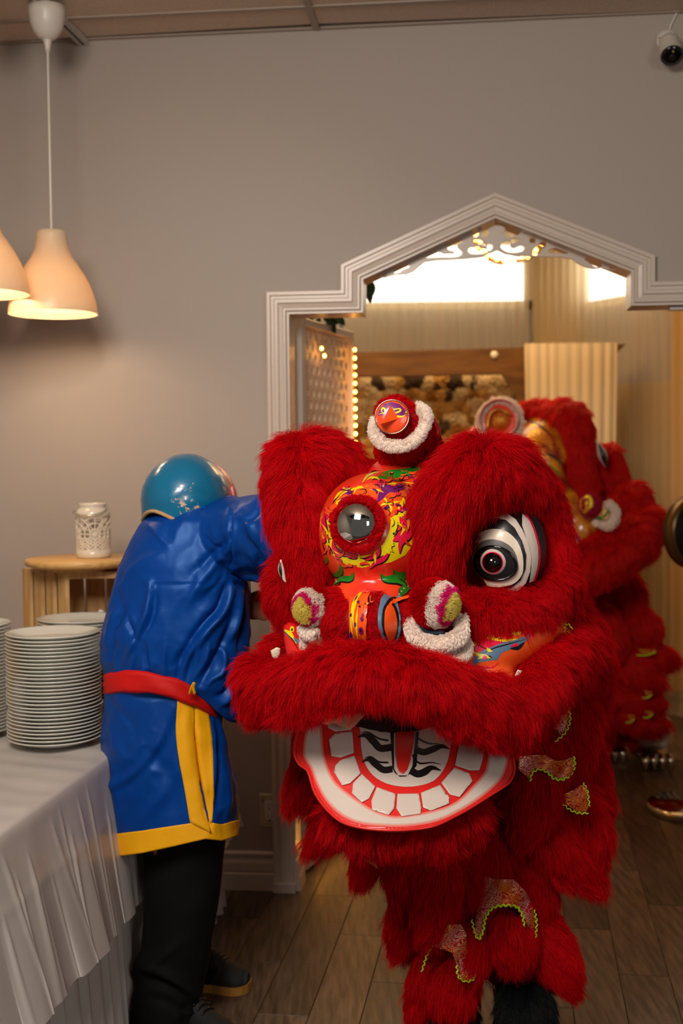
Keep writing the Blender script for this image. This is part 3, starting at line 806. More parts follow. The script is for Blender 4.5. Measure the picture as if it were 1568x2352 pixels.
# wall outlet
u_, v_ = wuv(615.5, 1861); ol = thing('wall_outlet', W(u_, v_-.06, 0), 'almond double wall outlet beside the doorway casing', 'outlet')
mk('cover_plate', *cbox(W, u_-.029, u_+.027, v_-.058, v_+.058, 0, .006, .002), M_plate_box, ol, smooth=False)
mk('receptacle_insert', *cbox(W, u_-.010, u_+.024, v_-.034, v_+.034, .006, .008, .001), M_white, ol, smooth=False)
for dv in (.016, -.024):
    for du, w_, h in ((-.0, .002, .008), (.013, .002, .008)): mk('slot', *fbox(W, u_+du, u_+du+w_, v_+dv, v_+dv+h, .0075, .0084), M_black, ol, smooth=False)
    mk('ground_hole', *fbox(W, u_+.004, u_+.009, v_+dv-.011, v_+dv-.006, .0075, .0084), M_black, ol, smooth=False)
for s_ in (-.046, .046): mk('screw', *ellipsoid(W(u_+.005, v_+s_, .006), .0025, .0025, .0025, 8, 5), M_metalw, ol)
mk('sticker', *tube([W(u_-.024, v_+.040, .0068), W(u_-.016, v_+.046, .0068), W(u_-.014, v_+.036, .0068), W(u_-.022, v_+.034, .0068), W(u_-.015, v_+.028, .0068)], .0007, 5, 16), M_black, ol)

# ------------------------------------------------------------------ ceiling track and pendant lamps
tA = atz(70, -20, CZ-.012); tB = atz(196, 104, CZ-.012)
td = (tB-tA).normalized(); ts_ = td.cross(Vector((0, 0, 1)))
def TF(u, v, n=0.0): return tA+ts_*u+td*v+Vector((0, 0, n))
tl = (tB-tA).length
trk = thing('ceiling_track', tA, 'white lighting track with dark slot on the ceiling above the pendant', 'light track')
mk('rail', *join([fbox(TF, -.018, -.006, -.8, tl, -.006, .012), fbox(TF, .006, .018, -.8, tl, -.006, .012), fbox(TF, -.018, .018, tl, tl+.012, -.006, .012)]), M_metalw, trk, smooth=False)
mk('slot', *fbox(TF, -.006, .006, -.8, tl, .004, .011), M_black, trk, smooth=False)
def shade_mat():
    m = bpy.data.materials.new('opal_shade'); m.use_nodes = True; nt = m.node_tree; b = nt.nodes['Principled BSDF']
    b.inputs['Base Color'].default_value = lin((236, 214, 180)); b.inputs['Roughness'].default_value = .35
    tr = nt.nodes.new('ShaderNodeBsdfTranslucent'); tr.inputs[0].default_value = lin((250, 222, 182)); mx = nt.nodes.new('ShaderNodeMixShader'); mx.inputs[0].default_value = .22
    nt.links.new(b.outputs[0], mx.inputs[1]); nt.links.new(tr.outputs[0], mx.inputs[2]); nt.links.new(mx.outputs[0], nt.nodes['Material Output'].inputs[0]); return m
M_shade = shade_mat(); M_globe = mat('lamp_globe', (255, 240, 210), .3, emit=((255, 215, 160), 4))
def pendant(px, pyb, y, label, top=None):
    b = at(px, pyb, y); s = .1405
    root = thing('pendant_lamp', b, label, 'pendant lamp', None)
    H = .265
    prof = [(.140, 0), (.1405, .006), (.138, .030), (.130, .062), (.117, .096), (.100, .128), (.082, .156), (.066, .180), (.056, .204), (.051, .228), (.049, .250), (.047, .262), (.040, .2655), (.0, .2655)]
    inner = [(.0, .262), (.038, .262), (.044, .250), (.046, .228), (.051, .204), (.061, .180), (.077, .156), (.095, .128), (.112, .096), (.125, .062), (.133, .030), (.1365, .004), (.140, 0)]
    mk('lamp_shade', *revolve(inner+prof, b, 72), M_shade, root)
    mk('bulb', *ellipsoid(b+Vector((0, 0, .115)), .034, .034, .042, 20, 14), M_globe, root)
    mk('socket', *revolve([(0, .26), (.022, .26), (.022, .165), (.014, .155), (0, .155)], b, 20), M_white, root)
    zc = CZ-.006; cx, cy = (b.x, b.y) if top is None else top
    mk('cord', *tube([b+Vector((0, 0, .262)), Vector((cx, cy, zc-.145))], .0042, 8, 4), M_white, root)
    cn = Vector((cx, cy, zc-.010))
    mk('canopy', *revolve([(0, -.105), (.014, -.104), (.030, -.094), (.044, -.076), (.053, -.050), (.057, -.022), (.058, .0), (.052, .0), (0, -.004)], cn, 40), M_white, root)
    mk('strain_relief', *revolve([(0, -.142), (.007, -.142), (.009, -.125), (.013, -.108), (.016, -.100), (0, -.100)], cn, 20), M_white, root)
    mk('track_adapter', *join([box(cn.x-.026, cn.x+.020, cn.y-.016, cn.y+.016, cn.z-.002, CZ-.014+.012)]), M_black, root, smooth=False)
    L_ = bpy.data.lights.new('pendant_glow', 'POINT'); L_.energy = 2.9; L_.color = (1.0, .76, .50); L_.shadow_soft_size = .035
    lo = bpy.data.objects.new('pendant_glow', L_); COL.objects.link(lo); lo.parent = root; lo.location = (0, 0, .055)
    return root
pendant(122, 722, 3.93, 'lit cream pendant lamp hanging from the track canopy, whole shade in view')
pendant(-42, 676, 3.70, 'lit cream pendant lamp cut by the photo edge, half hiding the other lamp')

# ------------------------------------------------------------------ table with cloths
TZ = .75
def TE(y): return -.612+.148*(y-3.1)       # x of the table edge at depth y
tdir = Vector((.148, 1, 0)).normalized(); tnrm = Vector((1, -.148, 0)).normalized(); TO = Vector((TE(3.1), 3.1, 0))
def TT(u, v, n=0.0): return TO+tdir*u+tnrm*n+Vector((0, 0, v))       # u along the edge, n outwards
tab = thing('buffet_table', TT(-.1, 0, -.35), 'long folding buffet table under white cloths', 'table')
M_tabletop = mat('table_board', (196, 190, 180), .5)
mk('tabletop', *cbox(lambda u, v, n: TT(u, n, v), -1.25, .93, -.76, -.01, TZ-.035, TZ-.006), M_tabletop, tab, smooth=False)
for u in (-1.1, .8):
    for n in (-.70, -.08): mk('leg', *tube([TT(u, 0.0, n), TT(u, TZ-.04, n)], .014, 10, 2), M_chrome, tab)
M_cloth = mat('white_cotton_skirt', (204, 196, 190), .8, trans=.1)
M_film = mat('thin_white_plastic_cloth', (222, 214, 208), .32, spec=.5, trans=.28, bump=(9, .15))
def press(u): return 1-.62*math.exp(-((u-.12)/.26)**2)      # the cloth is pressed in where the man stands
def hang(u0, u1, z_top, z_bot, flare, amp, per, seed, base_n=0.004, rows=26, topamp=0.12, zskew=0.0):
    r = np.random.default_rng(seed); k = int((u1-u0)/per*12); V = []; Fc = []
    ph = np.cumsum(r.uniform(.35, 1.65, k))*2*math.pi/12; am = .4+.9*np.interp(np.arange(k), np.arange(0, k+18, 18), r.random(len(np.arange(0, k+18, 18))))
    for i in range(rows+1):
        s = i/rows
        for j in range(k):
            u = u0+(u1-u0)*j/(k-1); zb = z_bot+zskew*(u-u0)
            n = base_n+flare*s**.8*press(u)+amp*am[j]*math.sin(ph[j]+.8*s)*(topamp+(1-topamp)*s)
            V.append(TT(u+.01*math.sin(ph[j]*.5)*s, z_top+(zb-z_top)*s, n))
    for i in range(rows):
        for j in range(k-1): Fc.append((i*k+j, i*k+j+1, (i+1)*k+j+1, (i+1)*k+j))
    return V, Fc
sk = mk('table_skirt', *hang(-1.2, .95, TZ-.004, .015, .055, .022, .085, 4, .004), M_cloth); tag(sk, 'white pleated cotton skirt reaching the floor under the plastic cover', 'table skirt')
def cover():
    rc = np.random.default_rng(5); ridges = [(u_, rc.uniform(.004, .009), rc.uniform(.002, .007), rc.uniform(-.06, .06), rc.uniform(.0, .35)) for u_ in np.arange(-1.3, .9, .062)+rc.uniform(-.02, .02, len(np.arange(-1.3, .9, .062)))]
    def ridge(u, s):
        return sum(h*math.exp(-((u-u0-sl*s)/w)**2)*min(1, max(0, (s-st)*6)) for u0, w, h, sl, st in ridges if abs(u-u0) < .12)
    # flat top then a fall over the edge with a skewed hem
    r = np.random.default_rng(11); k = 420; V = []; rows = []
    us = np.linspace(-1.28, .90, k); ph = np.cumsum(r.uniform(.4, 1.6, k))*.50
    am = .3+1.0*np.interp(np.arange(k), np.arange(0, k+16, 16), r.random(len(np.arange(0, k+16, 16))))
    sharp = lambda x: np.sign(x)*np.abs(x)**1.0
    prof = [('t', n) for n in np.linspace(-.77, -.01, 16)]+[('e', a) for a in (20, 45, 70)]+[('f', s) for s in np.linspace(.02, 1, 34)]
    for kind, val in prof:
        for j, u in enumerate(us):
            if kind == 't':
                z = TZ+.003+.0016*math.sin(u*23+val*7)+.0018*math.sin(u*9-val*31)+.0016*math.sin(u*4+val*3)+.0012*math.sin(u*61+val*17); V.append(TT(u, z, val))
            elif kind == 'e':
                a = math.radians(val); V.append(TT(u, TZ-.010+.012*math.cos(a), -.002+.012*math.sin(a)))
            else:
                s = val; L_ = .36+.030*(u+1.28)+.015*math.sin(u*3)
                fold = am[j]*math.sin(ph[j]+.3*s)
                crease = .004*math.exp(-((s-.36)/.012)**2)      # ironed cross fold
                n = .012+(.085+.05*max(0, (u+.2)))*s**1.1*press(u)+.006*math.sin(u*19+1.4*s)*s+.004*math.sin(u*47+2)*s+ridge(u, s)*(1-.5*s)+crease
                V.append(TT(u+.012*s*math.sin(ph[j]*.7), TZ-.010-L_*s, n))
    m = len(prof); Fc = [(i*k+j, i*k+j+1, (i+1)*k+j+1, (i+1)*k+j) for i in range(m-1) for j in range(k-1)]
    return V, Fc
cv = mk('table_cover', *cover(), M_film); tag(cv, 'thin creased white plastic cover draped over the buffet table', 'tablecloth')
# second, lower sheet of the cover showing behind its hem
cv2 = mk('table_cover', *hang(.10, .93, TZ-.01, .38, .12, .012, .16, 8, .012), M_film); tag(cv2, 'lower white sheet hanging behind the man in blue at the far corner of the table', 'tablecloth')

# plates
pprof_o = [(0, .0), (.052, .0), (.058, .002), (.060, .0035), (.080, .0055), (.100, .012), (.118, .0190), (.1235, .0215), (.125, .0232), (.1238, .0246), (.119, .0232), (.100, .0158), (.080, .0092), (.066, .0070), (.058, .0062), (0, .0060)]
pv, pf = revolve(pprof_o, (0, 0, 0), 64)
SP = .0096
pmesh = None
def plate(x, y, z, label, group):
    global pmesh
    if pmesh is None:
        o = mk('dinner_plate', pv, pf, M_porc, None, origin=(0, 0, 0)); pmesh = o.data
    else:
        o = bpy.data.objects.new('dinner_plate', pmesh); COL.objects.link(o)
    o.location = (x, y, z); o.rotation_euler = (random.uniform(-.003, .003), random.uniform(-.003, .003), random.uniform(0, 6)); tag(o, label, 'plate', group); return o
ORD = ['', 'second', 'third', 'fourth', 'fifth', 'sixth', 'seventh', 'eighth', 'ninth', 'tenth', 'eleventh', 'twelfth', 'thirteenth', 'fourteenth', 'fifteenth', 'sixteenth']
def stack(px, pyb, n, where, sc=.0015):
    c = None
    # the stack's base centre on the table
    r_ = ray(px, pyb); c = CAM+r_*((TZ+.004-CAM_H)/r_.z)
    for k in range(n):
        top = k == n-1
        j = n-1-k
        lab = 'white dinner plate on top of '+where if top else ('white dinner plate at the very bottom of '+where if k == 0 else ('white dinner plate, %s from the top of %s' % (ORD[j], where) if j < 16 else 'white dinner plate, %s from the bottom of %s' % (ORD[k], where)))
        grp = 'plates in '+where
        plate(c.x+random.uniform(-sc, sc)+(.003 if k in (8, 9) else 0), c.y+random.uniform(-sc, sc), TZ+.004+k*SP, lab, grp)
    return c
c1 = stack(127, 1708, 30, 'the nearest tall stack')
c2 = stack(-75, 1688, 31, 'the stack cut by the left edge')
c3 = stack(190, 1655, 30, 'the stack behind, next to the crate')

# crumpled napkins between the stacks and the crate
M_nap = mat('napkin_cloth', (226, 216, 208), .8)
def napkin(px, py, y, rx, rz, seed, label):
    c = at(px, py, y); r = np.random.default_rng(seed); V, Fc = ellipsoid(c, rx, rx*.8, rz, 40, 24)
    d = wob(V, 7, seed, 3); nrm = (V-np.array(c)); nrm /= np.linalg.norm(nrm, axis=1)[:, None]+1e-9
    rid = np.abs(wob(V, 12, seed+9, 2)); V = V+nrm*(d*.018+(rid-.4)*.022)[:, None]
    o = mk('cloth_napkin', V, Fc, M_nap); tag(o, label, 'napkin'); return o
# (they lie on a folded pile that reaches the table)
napkin(118, 1506, 3.58, .070, .108, 3, 'crumpled white napkin heap between the left plates and the crate')
napkin(224, 1506, 3.68, .060, .110, 5, 'crumpled white napkin heap in front of the crate, by the man')

# crate, round board, lantern
KZ = TZ+.004
ka = at(50, 1310, 3.93); kb = at(160, 1315, 3.74)
kO = Vector((kb.x, kb.y, 0)); kx = Vector((1, .06, 0)).normalized(); ky = (Vector((ka.x, ka.y, 0))-kO); kd = ky.length; ky.normalize(); kh = kb.z-KZ
def KF(u, v, n=0.0): return kO+kx*u+Vector((0, 0, v+KZ))+ky*n       # u right, n back/left
cr_ = thing('wooden_crate', kO+Vector((0, 0, KZ)), 'pale pine slatted crate standing on end under the round board', 'crate')
kw = .40
for k in range(4):
    n0 = kd*k/4+.004; n1 = kd*(k+1)/4-.024
    mk('slat', *fbox(KF, -.012, 0, 0, kh, n0, n1), M_woodlt, cr_, smooth=False)
    mk('slat', *fbox(KF, kw, kw+.012, 0, kh, n0, n1), M_woodlt, cr_, smooth=False)
for k in range(6):
    a = kw*k/6; mk('slat', *fbox(KF, a+.003, a+kw/6-.009, 0, kh, kd-.012, kd), M_woodlt, cr_, smooth=False)
for n0 in (0, kd-.03):
    mk('rail', *fbox(KF, 0, kw, kh-.020, kh, n0, n0+.016), M_woodlt, cr_, smooth=False)
    mk('rail', *fbox(KF, 0, kw, 0, .02, n0, n0+.016), M_woodlt, cr_, smooth=False)
mk('end_board', *fbox(KF, 0, kw, kh-.010, kh, .016, kd-.03), M_woodlt, cr_, smooth=False)
bc_ = KF(.105, kh, kd*.42)
bd = thing('round_board', bc_, 'round bamboo serving board lying on the crate', 'board')
mk('board', *revolve([(0, .012), (.150, .012), (.172, .018), (.178, .026), (.178, .034), (.174, .039), (0, .040)], bc_, 72), M_woodbd, bd)
mk('foot_ring', *revolve([(0, 0), (.105, 0), (.110, .004), (.108, .012), (0, .012)], bc_, 48), M_woodlt, bd)
lc = at(215, 1278, 3.82); lc.z = bc_.z+.040
M_cer = mat('white_ceramic', (226, 214, 194), .25, coat=.4)
la = thing('ceramic_lantern', lc, 'white cut-out ceramic lantern with wire handle on the round board', 'lantern')
lr = .0535; lh = .170
mk('base_shell', *revolve([(0, 0), (lr-.004, 0), (lr, .004), (lr, .026), (lr-.004, .026), (lr-.004, .006), (0, .006)], lc, 48), M_cer, la)
mk('neck', *revolve([(lr-.004, lh*.74), (lr, lh*.74), (lr, lh*.82), (lr-.004, lh*.88), (lr*.78, lh*.91), (lr*.74, lh*.93), (lr*.80, lh*.96), (lr*.80, lh), (lr*.74, lh), (lr*.68, lh*.93), (lr*.72, lh*.89), (lr-.008, lh*.86), (lr-.004, lh*.8)], lc, 48), M_cer, la)
def cutwork():
    parts = []; z0, z1 = .024, lh*.745
    R_ = lambda t, z: lc+Vector((math.cos(t)*(lr-.002), math.sin(t)*(lr-.002), z))
    zc_ = (z0+z1)/2
    for c_t in np.arange(0, 2*math.pi, 2*math.pi/5):
        for rad in (.052, .034, .016):
            P_ = []
            for a in np.linspace(0, 2*math.pi, 37):
                z = zc_+rad*math.sin(a)*1.0; t = c_t+rad*math.cos(a)/lr
                P_.append(R_(t, min(max(z, z0), z1)))
            parts.append(tube(P_, .0026, 5, caps=False))
        for a in np.arange(0, math.pi, math.pi/6):
            P_ = [R_(c_t+q*math.cos(a)/lr, min(max(zc_+q*math.sin(a), z0), z1)) for q in np.linspace(-.052, .052, 13)]
            parts.append(tube(P_, .0022, 5, caps=False))
    for k in range(20):
        for sgn in (-1, 1):
            P_ = [R_(k*2*math.pi/20+sgn*s*1.2, z0+s*.04) for s in np.linspace(0, 1, 8)]
            parts.append(tube(P_, .0024, 5, caps=False))
    return join(parts)
mk('cutwork_wall', *cutwork(), M_cer, la)
hz = lc.z+lh*.87
mk('wire_handle', *tube([lc+Vector((-lr*.98, 0, lh*.87)), lc+Vector((-lr*1.1, -.02, lh*.84)), lc+Vector((-lr*.5, -.062, lh*.80)), lc+Vector((lr*.3, -.064, lh*.80)), lc+Vector((lr*.8, -.04, lh*.86)), lc+Vector((lr*.9, 0, lh*.93))], .0013, 6, 24), M_chrome, la)
# ------------------------------------------------------------------ person in blue
M_skin = mat('brown_skin', (150, 92, 62), .5, sss=.1)
M_satin = mat('blue_satin', (0, 58, 140), .43, spec=.6, bump=(11, .25)); M_satin.node_tree.nodes['Principled BSDF'].inputs['Specular Tint'].default_value = (.25, .5, 1.0, 1)
M_gold = mat('golden_yellow_cloth', (246, 176, 10), .55, spec=.3, bump=(30, .15))
M_sash = mat('red_sash_cloth', (204, 18, 14), .6, spec=.25, bump=(40, .1))
M_pants = mat('black_trouser_cloth', (8, 7, 7), .85, spec=.2)
M_shoe = mat('black_canvas', (12, 12, 13), .7, bump=(300, .2))
M_sole = mat('gum_sole', (158, 108, 40), .6)
DP = 3.17
man = thing('person', Vector((at(420, 2300, 3.25).x, 3.25, 0)), 'person in blue satin tunic, red sash and black trousers, seen from behind beside the table', 'person')
def px_interp(tab, y): return float(np.interp(y, [t[0] for t in tab], [t[1] for t in tab]))
def displace(o, folds, noise=(0.004, 6, 1), view_only=True, crumple=0.0):
    """press creases into a mesh: folds are (pixel path, width px, height m)"""
    me = o.data; n = len(me.vertices); co = np.empty(n*3); me.vertices.foreach_get('co', co); co = co.reshape(-1, 3)
    nm = np.empty(n*3); me.vertices.foreach_get('normal', nm); nm = nm.reshape(-1, 3); wp = co+np.array(wloc(o))
    X, Y = project(wp); view = np.array(CAM)-wp; view /= np.linalg.norm(view, axis=1)[:, None]; fr = np.clip((nm*view).sum(1)*2, 0, 1)
    d = np.zeros(n)
    for path, wd, h in folds:
        Q = np.array(catmull([np.array(p, float) for p in path], 26)); best = np.full(n, 1e9); par = np.zeros(n)
        for i in range(len(Q)-1):
            a, b = Q[i], Q[i+1]; ab = b-a; t = np.clip(((X-a[0])*ab[0]+(Y-a[1])*ab[1])/(ab@ab+1e-9), 0, 1)
            dd = np.hypot(X-a[0]-ab[0]*t, Y-a[1]-ab[1]*t); m = dd < best; best[m] = dd[m]; par[m] = ((i+t)/(len(Q)-1))[m]
        d += h*np.exp(-(best/wd)**2)*np.clip(np.sin(np.pi*np.clip(par, .03, .97))**.6, 0, 1)*fr
    d += noise[0]*wob(wp, noise[1], noise[2])
    if crumple:
        q = wp*np.array([1.5, 1.0, .8])@np.array([[.8, 0, .6], [0, 1, 0], [-.6, 0, .8]]); q = q+.02*np.stack([wob(wp, 7, 31), wob(wp, 7, 32), wob(wp, 7, 33)], 1)
        d += crumple*(1-2.2*np.abs(wob(q, 5.5, 41, 2)))*np.clip(.5+.9*wob(wp, 4, 43, 2), 0, 1.3)
    co += nm*d[:, None]; me.vertices.foreach_set('co', co.reshape(-1)); me.update()
# body (skin): head, neck, torso, arms, hands and legs in one surface
def J(px, py, y): return at(px, py, y)
bp_ = [ellipsoid(J(428, 1155, 3.25), .074, .092, .105), tube([J(440, 1200, 3.2), J(445, 1290, 3.2)], [.055, .06], 14, 6),
       tube([J(440, 1260, 3.2), J(420, 1400, 3.18), J(400, 1560, 3.17), J(405, 1680, 3.17)], [.13, .15, .12, .13], 20, 14, flat=.8),
       tube([J(470, 1230, 3.16), J(580, 1215, 3.05), J(690, 1203, 2.95)], [.055, .045, .036], 12, 12),
       tube([J(380, 1240, 3.2), J(450, 1400, 3.34), J(560, 1396, 3.28), J(578, 1393, 3.26)], [.05, .042, .032, .028], 12, 14),
       tube([J(370, 1680, 3.16), J(400, 1980, 3.15), J(380, 2360, 3.16)], [.085, .065, .04], 14, 14),
       tube([J(440, 1680, 3.28), J(420, 1980, 3.38), J(455, 2225, 3.46)], [.085, .062, .04], 14, 14)]
# hand in front of the belly, fingers reaching right
hy = 3.24
bp_.append(ellipsoid(J(583, 1393, hy), .034, .016, .038))
for (a, b, c, r_) in (((596, 1378), (608, 1386), (618, 1392), .0085), ((597, 1390), (612, 1400), (622, 1408), .0088), ((595, 1402), (608, 1412), (617, 1418), .0085), ((588, 1412), (600, 1420), (609, 1423), .0075), ((575, 1370), (590, 1362), (602, 1362), .009)):
    bp_.append(tube([J(a[0]-8, a[1]-3, hy), J(*a, hy-.005), J(*b, hy-.01), J(*c, hy-.008)], [r_, r_, r_*.95, r_*.8], 10, 12))
remesh('body', bp_, .0055, M_skin, man, 4)
# tunic top: torso plus sleeve
Lt = [(1140, 505), (1150, 470), (1160, 410), (1170, 372), (1185, 345), (1205, 324), (1240, 303), (1310, 272), (1380, 254), (1430, 239), (1480, 230), (1530, 229), (1565, 243), (1600, 262)]
Rt = [(1140, 540), (1150, 562), (1170, 568), (1250, 572), (1350, 573), (1440, 574), (1500, 570), (1540, 563), (1570, 552), (1600, 530)]
Tt = [(1140, .04), (1160, .085), (1200, .13), (1300, .16), (1450, .165), (1560, .15), (1600, .13)]
def belt_y(x): return float(np.interp(x, [228, 250, 290, 340, 400, 450, 480, 497, 540], [1572, 1567, 1562, 1564, 1578, 1598, 1618, 1636, 1650]))
V = []; Fc = []; NS = 72; ys = list(np.linspace(1141, 1578, 70))
for yy in ys:
    l, r_, t = px_interp(Lt, yy), px_interp(Rt, yy), px_interp(Tt, yy)
    for k in range(NS):
        a = 2*math.pi*k/NS; xf = (1-math.copysign(abs(math.cos(a))**.85, math.cos(a)))/2; x = l+(r_-l)*xf
        sn = math.copysign(abs(math.sin(a))**.8, math.sin(a)); s = (yy-1141)/437
        ye = yy+(belt_y(x)-1578)*max(0, s-.55)/.45*1.0 + (8*math.sin(x*.05) if s > .9 else 0)
        V.append(at(x, ye, DP+.04*(1-s)-t*sn))
n = len(ys)
for i in range(n-1):
    for k in range(NS): Fc.append((i*NS+k, i*NS+(k+1) % NS, (i+1)*NS+(k+1) % NS, (i+1)*NS+k))
Fc.append(tuple(range(NS))[::-1]); Fc.append(tuple((n-1)*NS+k for k in range(NS)))
sleeve = tube([at(478, 1235, 3.17), at(540, 1232, 3.12), at(590, 1228, 3.07), at(640, 1214, 3.0), at(662, 1208, 2.97)], [.088, .098, .104, .088, .078], 26, 20, flat=1.0)
cuff = tube([at(560, 1262, 3.10), at(580, 1305, 3.07), at(592, 1322, 3.06)], [.055, .040, .02], 18, 8)
puff = ellipsoid(at(512, 1588, 3.17), .055, .09, .052)
puff2 = ellipsoid(at(540, 1545, 3.17), .045, .10, .06)
tt = remesh('tunic_top', [(V, Fc), sleeve, cuff, puff, puff2], .0048, M_satin, man, 5)
folds = [
 ([(532, 1150), (530, 1220), (530, 1290), (524, 1318)], 4, -.014), ([(538, 1160), (540, 1230), (536, 1300)], 7, .010),
 ([(525, 1318), (560, 1318), (600, 1322)], 4, -.008), ([(535, 1325), (560, 1338), (575, 1352)], 6, .010), ([(525, 1322), (548, 1345), (556, 1352)], 5, -.012),
 ([(528, 1230), (490, 1270), (440, 1320)], 9, -.010), ([(530, 1250), (500, 1290), (455, 1345), (430, 1390)], 10, .010),
 ([(526, 1290), (505, 1330), (470, 1370)], 8, -.008), ([(524, 1330), (505, 1390), (460, 1440), (400, 1530)], 8, -.016), ([(535, 1335), (515, 1400), (475, 1450), (420, 1530)], 9, .014),
 ([(552, 1350), (545, 1420), (530, 1470)], 7, .012), ([(565, 1360), (560, 1430), (548, 1500)], 6, -.012), ([(540, 1400), (520, 1460), (490, 1520), (460, 1570)], 8, -.014),
 ([(500, 1490), (515, 1500), (510, 1540), (485, 1560), (470, 1580)], 7, .013), ([(480, 1480), (470, 1520), (445, 1560)], 6, .010), ([(455, 1470), (440, 1520), (425, 1570)], 6, -.010),
 ([(285, 1400), (262, 1440), (252, 1500), (248, 1560)], 7, -.014), ([(270, 1395), (250, 1440), (242, 1500)], 8, .012), ([(330, 1330), (345, 1350), (335, 1420), (300, 1490), (285, 1520)], 9, .012),
 ([(355, 1350), (350, 1410), (320, 1470)], 8, -.012), ([(290, 1405), (300, 1440), (320, 1480)], 5, -.009), ([(330, 1480), (337, 1520), (340, 1560)], 6, -.009), ([(310, 1500), (300, 1535), (296, 1560)], 6, .008),
 ([(270, 1330), (330, 1290), (380, 1270)], 12, .006), ([(330, 1340), (400, 1344), (470, 1340)], 2.5, -.004), ([(380, 1470), (376, 1520), (380, 1565)], 7, .008), ([(420, 1500), (410, 1540), (408, 1570)], 6, -.008),
 ([(335, 1200), (360, 1225), (390, 1260)], 6, .005), ([(475, 1235), (500, 1262), (515, 1280)], 3, -.004), ([(550, 1180), (575, 1210), (585, 1250)], 10, .010), ([(560, 1230), (590, 1270), (600, 1300)], 9, -.010),
 ([(600, 1160), (580, 1190), (560, 1200)], 7, -.008), ([(575, 1400), (572, 1460), (565, 1520)], 5, .008), ([(530, 1560), (515, 1590), (495, 1600)], 6, -.012), ([(545, 1570), (525, 1605), (505, 1620)], 6, .010)]
displace(tt, folds, (.0035, 5, 3), crumple=.0055)
# skirt of the tunic
def hem_y(x): return float(np.interp(x, [235, 255, 330, 400, 470, 510, 548], [1964, 1968, 1957, 1942, 1925, 1930, 1916]))
Ls = [(0, 244), (.1, 240), (.35, 231), (.6, 236), (.85, 248), (1, 256)]
Rs = [(0, 512), (.15, 516), (.35, 530), (.55, 541), (.8, 546), (1, 545)]
def skirt_pt(a, s, off=0.0):
    l, r_ = px_interp(Ls, s), px_interp(Rs, s); xf = (1-math.copysign(abs(math.cos(a))**.85, math.cos(a)))/2; x = l+(r_-l)*xf
    sn = math.copysign(abs(math.sin(a))**.8, math.sin(a)); y0 = belt_y(x)+4; y1 = hem_y(x) if sn >= 0 else hem_y(x)-18
    t = (.13+.035*s); p = at(x, y0+(y1-y0)*s, DP-t*sn)
    if off:
        p = p+Vector((-math.cos(a), -math.sin(a), 0))*off
    return p
def ringmesh(s0, s1, rows, off, NS=120):
    V = []; Fc = []
    for i in range(rows+1):
        for k in range(NS): V.append(skirt_pt(2*math.pi*k/NS, s0+(s1-s0)*i/rows, off))
    for i in range(rows):
        for k in range(NS): Fc.append((i*NS+k, (i+1)*NS+k, (i+1)*NS+(k+1) % NS, i*NS+(k+1) % NS))
    return V, Fc
sfolds = [([(405, 1610), (380, 1680), (330, 1760), (270, 1800), (245, 1800)], 12, .013), ([(400, 1640), (370, 1720), (300, 1800)], 9, -.010), ([(300, 1600), (340, 1602), (380, 1600)], 5, -.006),
  ([(260, 1620), (300, 1660), (310, 1720)], 12, -.006), ([(420, 1760), (370, 1830), (320, 1890)], 14, .006), ([(330, 1700), (390, 1790), (400, 1880)], 14, -.007), ([(500, 1650), (515, 1700), (535, 1735)], 6, .012),
  ([(495, 1660), (502, 1740), (500, 1850)], 6, -.010), ([(520, 1760), (525, 1830), (522, 1900)], 8, .007), ([(260, 1750), (268, 1830), (280, 1900)], 8, .006), ([(487, 1640), (491, 1740), (488, 1880)], 5, .010),
  ([(428, 1620), (425, 1700), (440, 1800)], 9, .006), ([(445, 1610), (448, 1700), (470, 1850), (484, 1915)], 3.5, -.012)]
ts2 = mk('tunic_skirt', *ringmesh(0, 1, 90, 0.0, 160), M_satin, man); displace(ts2, sfolds, (.002, 5, 5), crumple=.0040)
hm = mk('hem_trim', *ringmesh(.872, 1.003, 12, .0022, 160), M_gold, man); displace(hm, sfolds, (.002, 5, 5), crumple=.0040); 
mod(ts2, 'SOLIDIFY', thickness=.0015, offset=-1); mod(hm, 'SOLIDIFY', thickness=.0015, offset=0)
tree = bvh([ts2, hm])
A_ = strip2([(407, 1598), (404, 1680), (412, 1750), (425, 1820), (436, 1888)], [(446, 1605), (447, 1680), (453, 1760), (470, 1850), (485, 1914)])
B_ = strip2([(446, 1600), (448, 1680), (456, 1760), (472, 1840), (482, 1890)], [(476, 1622), (486, 1690), (490, 1760), (490, 1830), (487, 1888)])
o = decals('opening_trim', tree, [A_], M_gold, man, .0042, 7, DP-.15, .0016)
o = decals('opening_trim', tree, [B_], M_gold, man, .0028, 7, DP-.15, .0016)
mk('loose_loop', *tube([at(436, 1592, DP-.165), at(440, 1578, DP-.172), at(446, 1568, DP-.172), at(444, 1580, DP-.170), at(447, 1592, DP-.165)], .004, 8, 14, flat=.5), M_gold, man)
